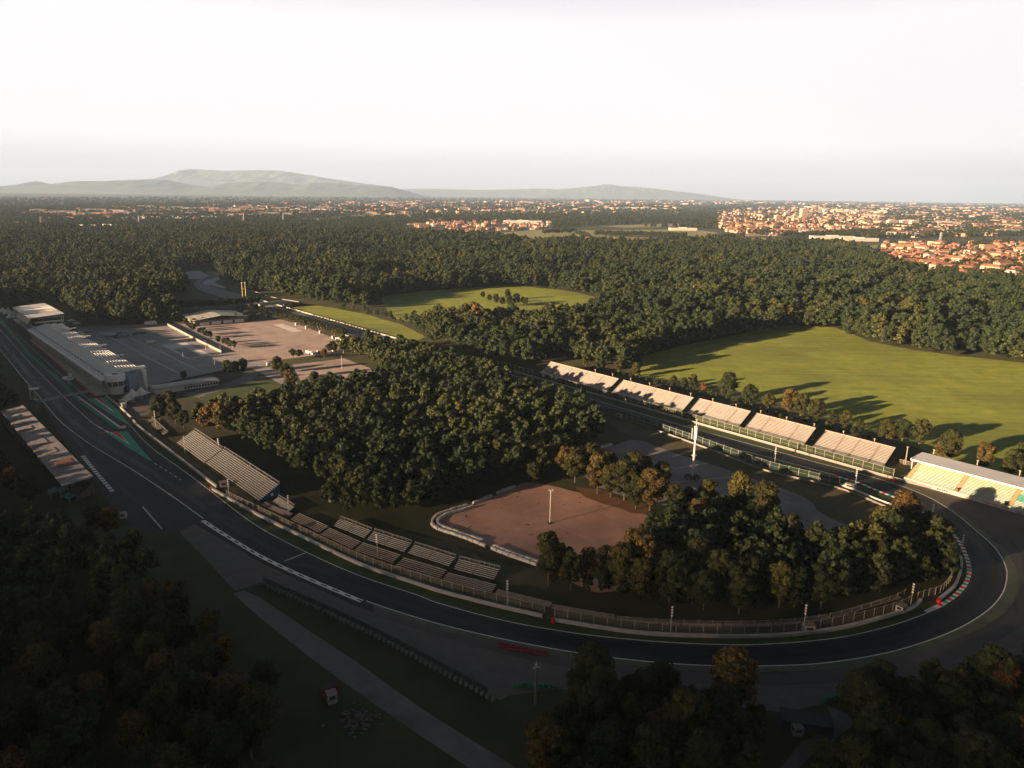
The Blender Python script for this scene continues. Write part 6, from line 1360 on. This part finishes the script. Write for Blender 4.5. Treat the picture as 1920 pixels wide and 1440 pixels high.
V = np.concatenate([np.stack([gx.ravel(), gy.ravel(), lo.ravel()], 1), np.stack([gx.ravel(), gy.ravel(), hi.ravel()], 1)])
idx = np.arange(nx * ny).reshape(ny, nx); q = np.stack([idx[:-1, :-1], idx[:-1, 1:], idx[1:, 1:], idx[1:, :-1]], -1).reshape(-1, 4)
Fc = [tuple(f[::-1]) for f in q.tolist()] + [tuple(i + nx * ny for i in f) for f in q.tolist()]
per = list(idx[0, :]) + list(idx[1:, -1]) + list(idx[-1, ::-1][1:]) + list(idx[::-1, 0][1:-1]); K = nx * ny
Fc += [(int(per[i]), int(per[(i + 1) % len(per)]), int(per[(i + 1) % len(per)]) + K, int(per[i]) + K) for i in range(len(per))]
me = bpy.data.meshes.new('added_shade_cloud'); me.from_pydata(V.tolist(), [], Fc)
ca = me.attributes.new('cover', 'FLOAT', 'POINT'); ca.data.foreach_set('value', np.tile(cov.ravel(), 2).astype(np.float32))
mc = bpy.data.materials.new('shade_cloud_grey'); mc.use_nodes = True; t = mc.node_tree; t.nodes.clear()
mo = N(t, 'ShaderNodeOutputMaterial'); mi = N(t, 'ShaderNodeMixShader'); tr = N(t, 'ShaderNodeBsdfTransparent'); df = N(t, 'ShaderNodeBsdfDiffuse'); df.inputs[0].default_value = (.22, .22, .24, 1)
at = N(t, 'ShaderNodeAttribute', attribute_name='cover'); ge = N(t, 'ShaderNodeNewGeometry'); no = N(t, 'ShaderNodeTexNoise'); no.inputs['Scale'].default_value = 0.004; no.inputs['Detail'].default_value = 5
t.links.new(ge.outputs['Position'], no.inputs['Vector']); mr = N(t, 'ShaderNodeMapRange'); mr.inputs[1].default_value = .3; mr.inputs[2].default_value = .7; mr.inputs[3].default_value = .93; mr.inputs[4].default_value = .985
t.links.new(no.outputs['Fac'], mr.inputs[0]); mm = N(t, 'ShaderNodeMath', operation='MULTIPLY'); t.links.new(at.outputs['Fac'], mm.inputs[0]); t.links.new(mr.outputs[0], mm.inputs[1])
t.links.new(mm.outputs[0], mi.inputs[0]); t.links.new(tr.outputs[0], mi.inputs[1]); t.links.new(df.outputs[0], mi.inputs[2]); t.links.new(mi.outputs[0], mo.inputs[0])
me.materials.append(mc); me.update(); tag(link_mesh('added_shade_cloud', me), kind='structure')

# ------------------------------------------------------------------ haze over the plain
hb = MB(); hb.box(-42000, 42000, -700, 42000, -1.5, 1100)
mh = bpy.data.materials.new('haze_air'); mh.use_nodes = True; t = mh.node_tree; t.nodes.clear()
mo = N(t, 'ShaderNodeOutputMaterial'); pv = N(t, 'ShaderNodeVolumePrincipled'); pv.inputs['Color'].default_value = (.47, .69, .97, 1); pv.inputs['Density'].default_value = 2.7e-5
pv.inputs['Anisotropy'].default_value = 0.0
t.links.new(pv.outputs[0], mo.inputs['Volume'])
tag(hb.build('haze', mh), 'thin pale haze lying over the whole plain', 'haze', None, 'stuff')
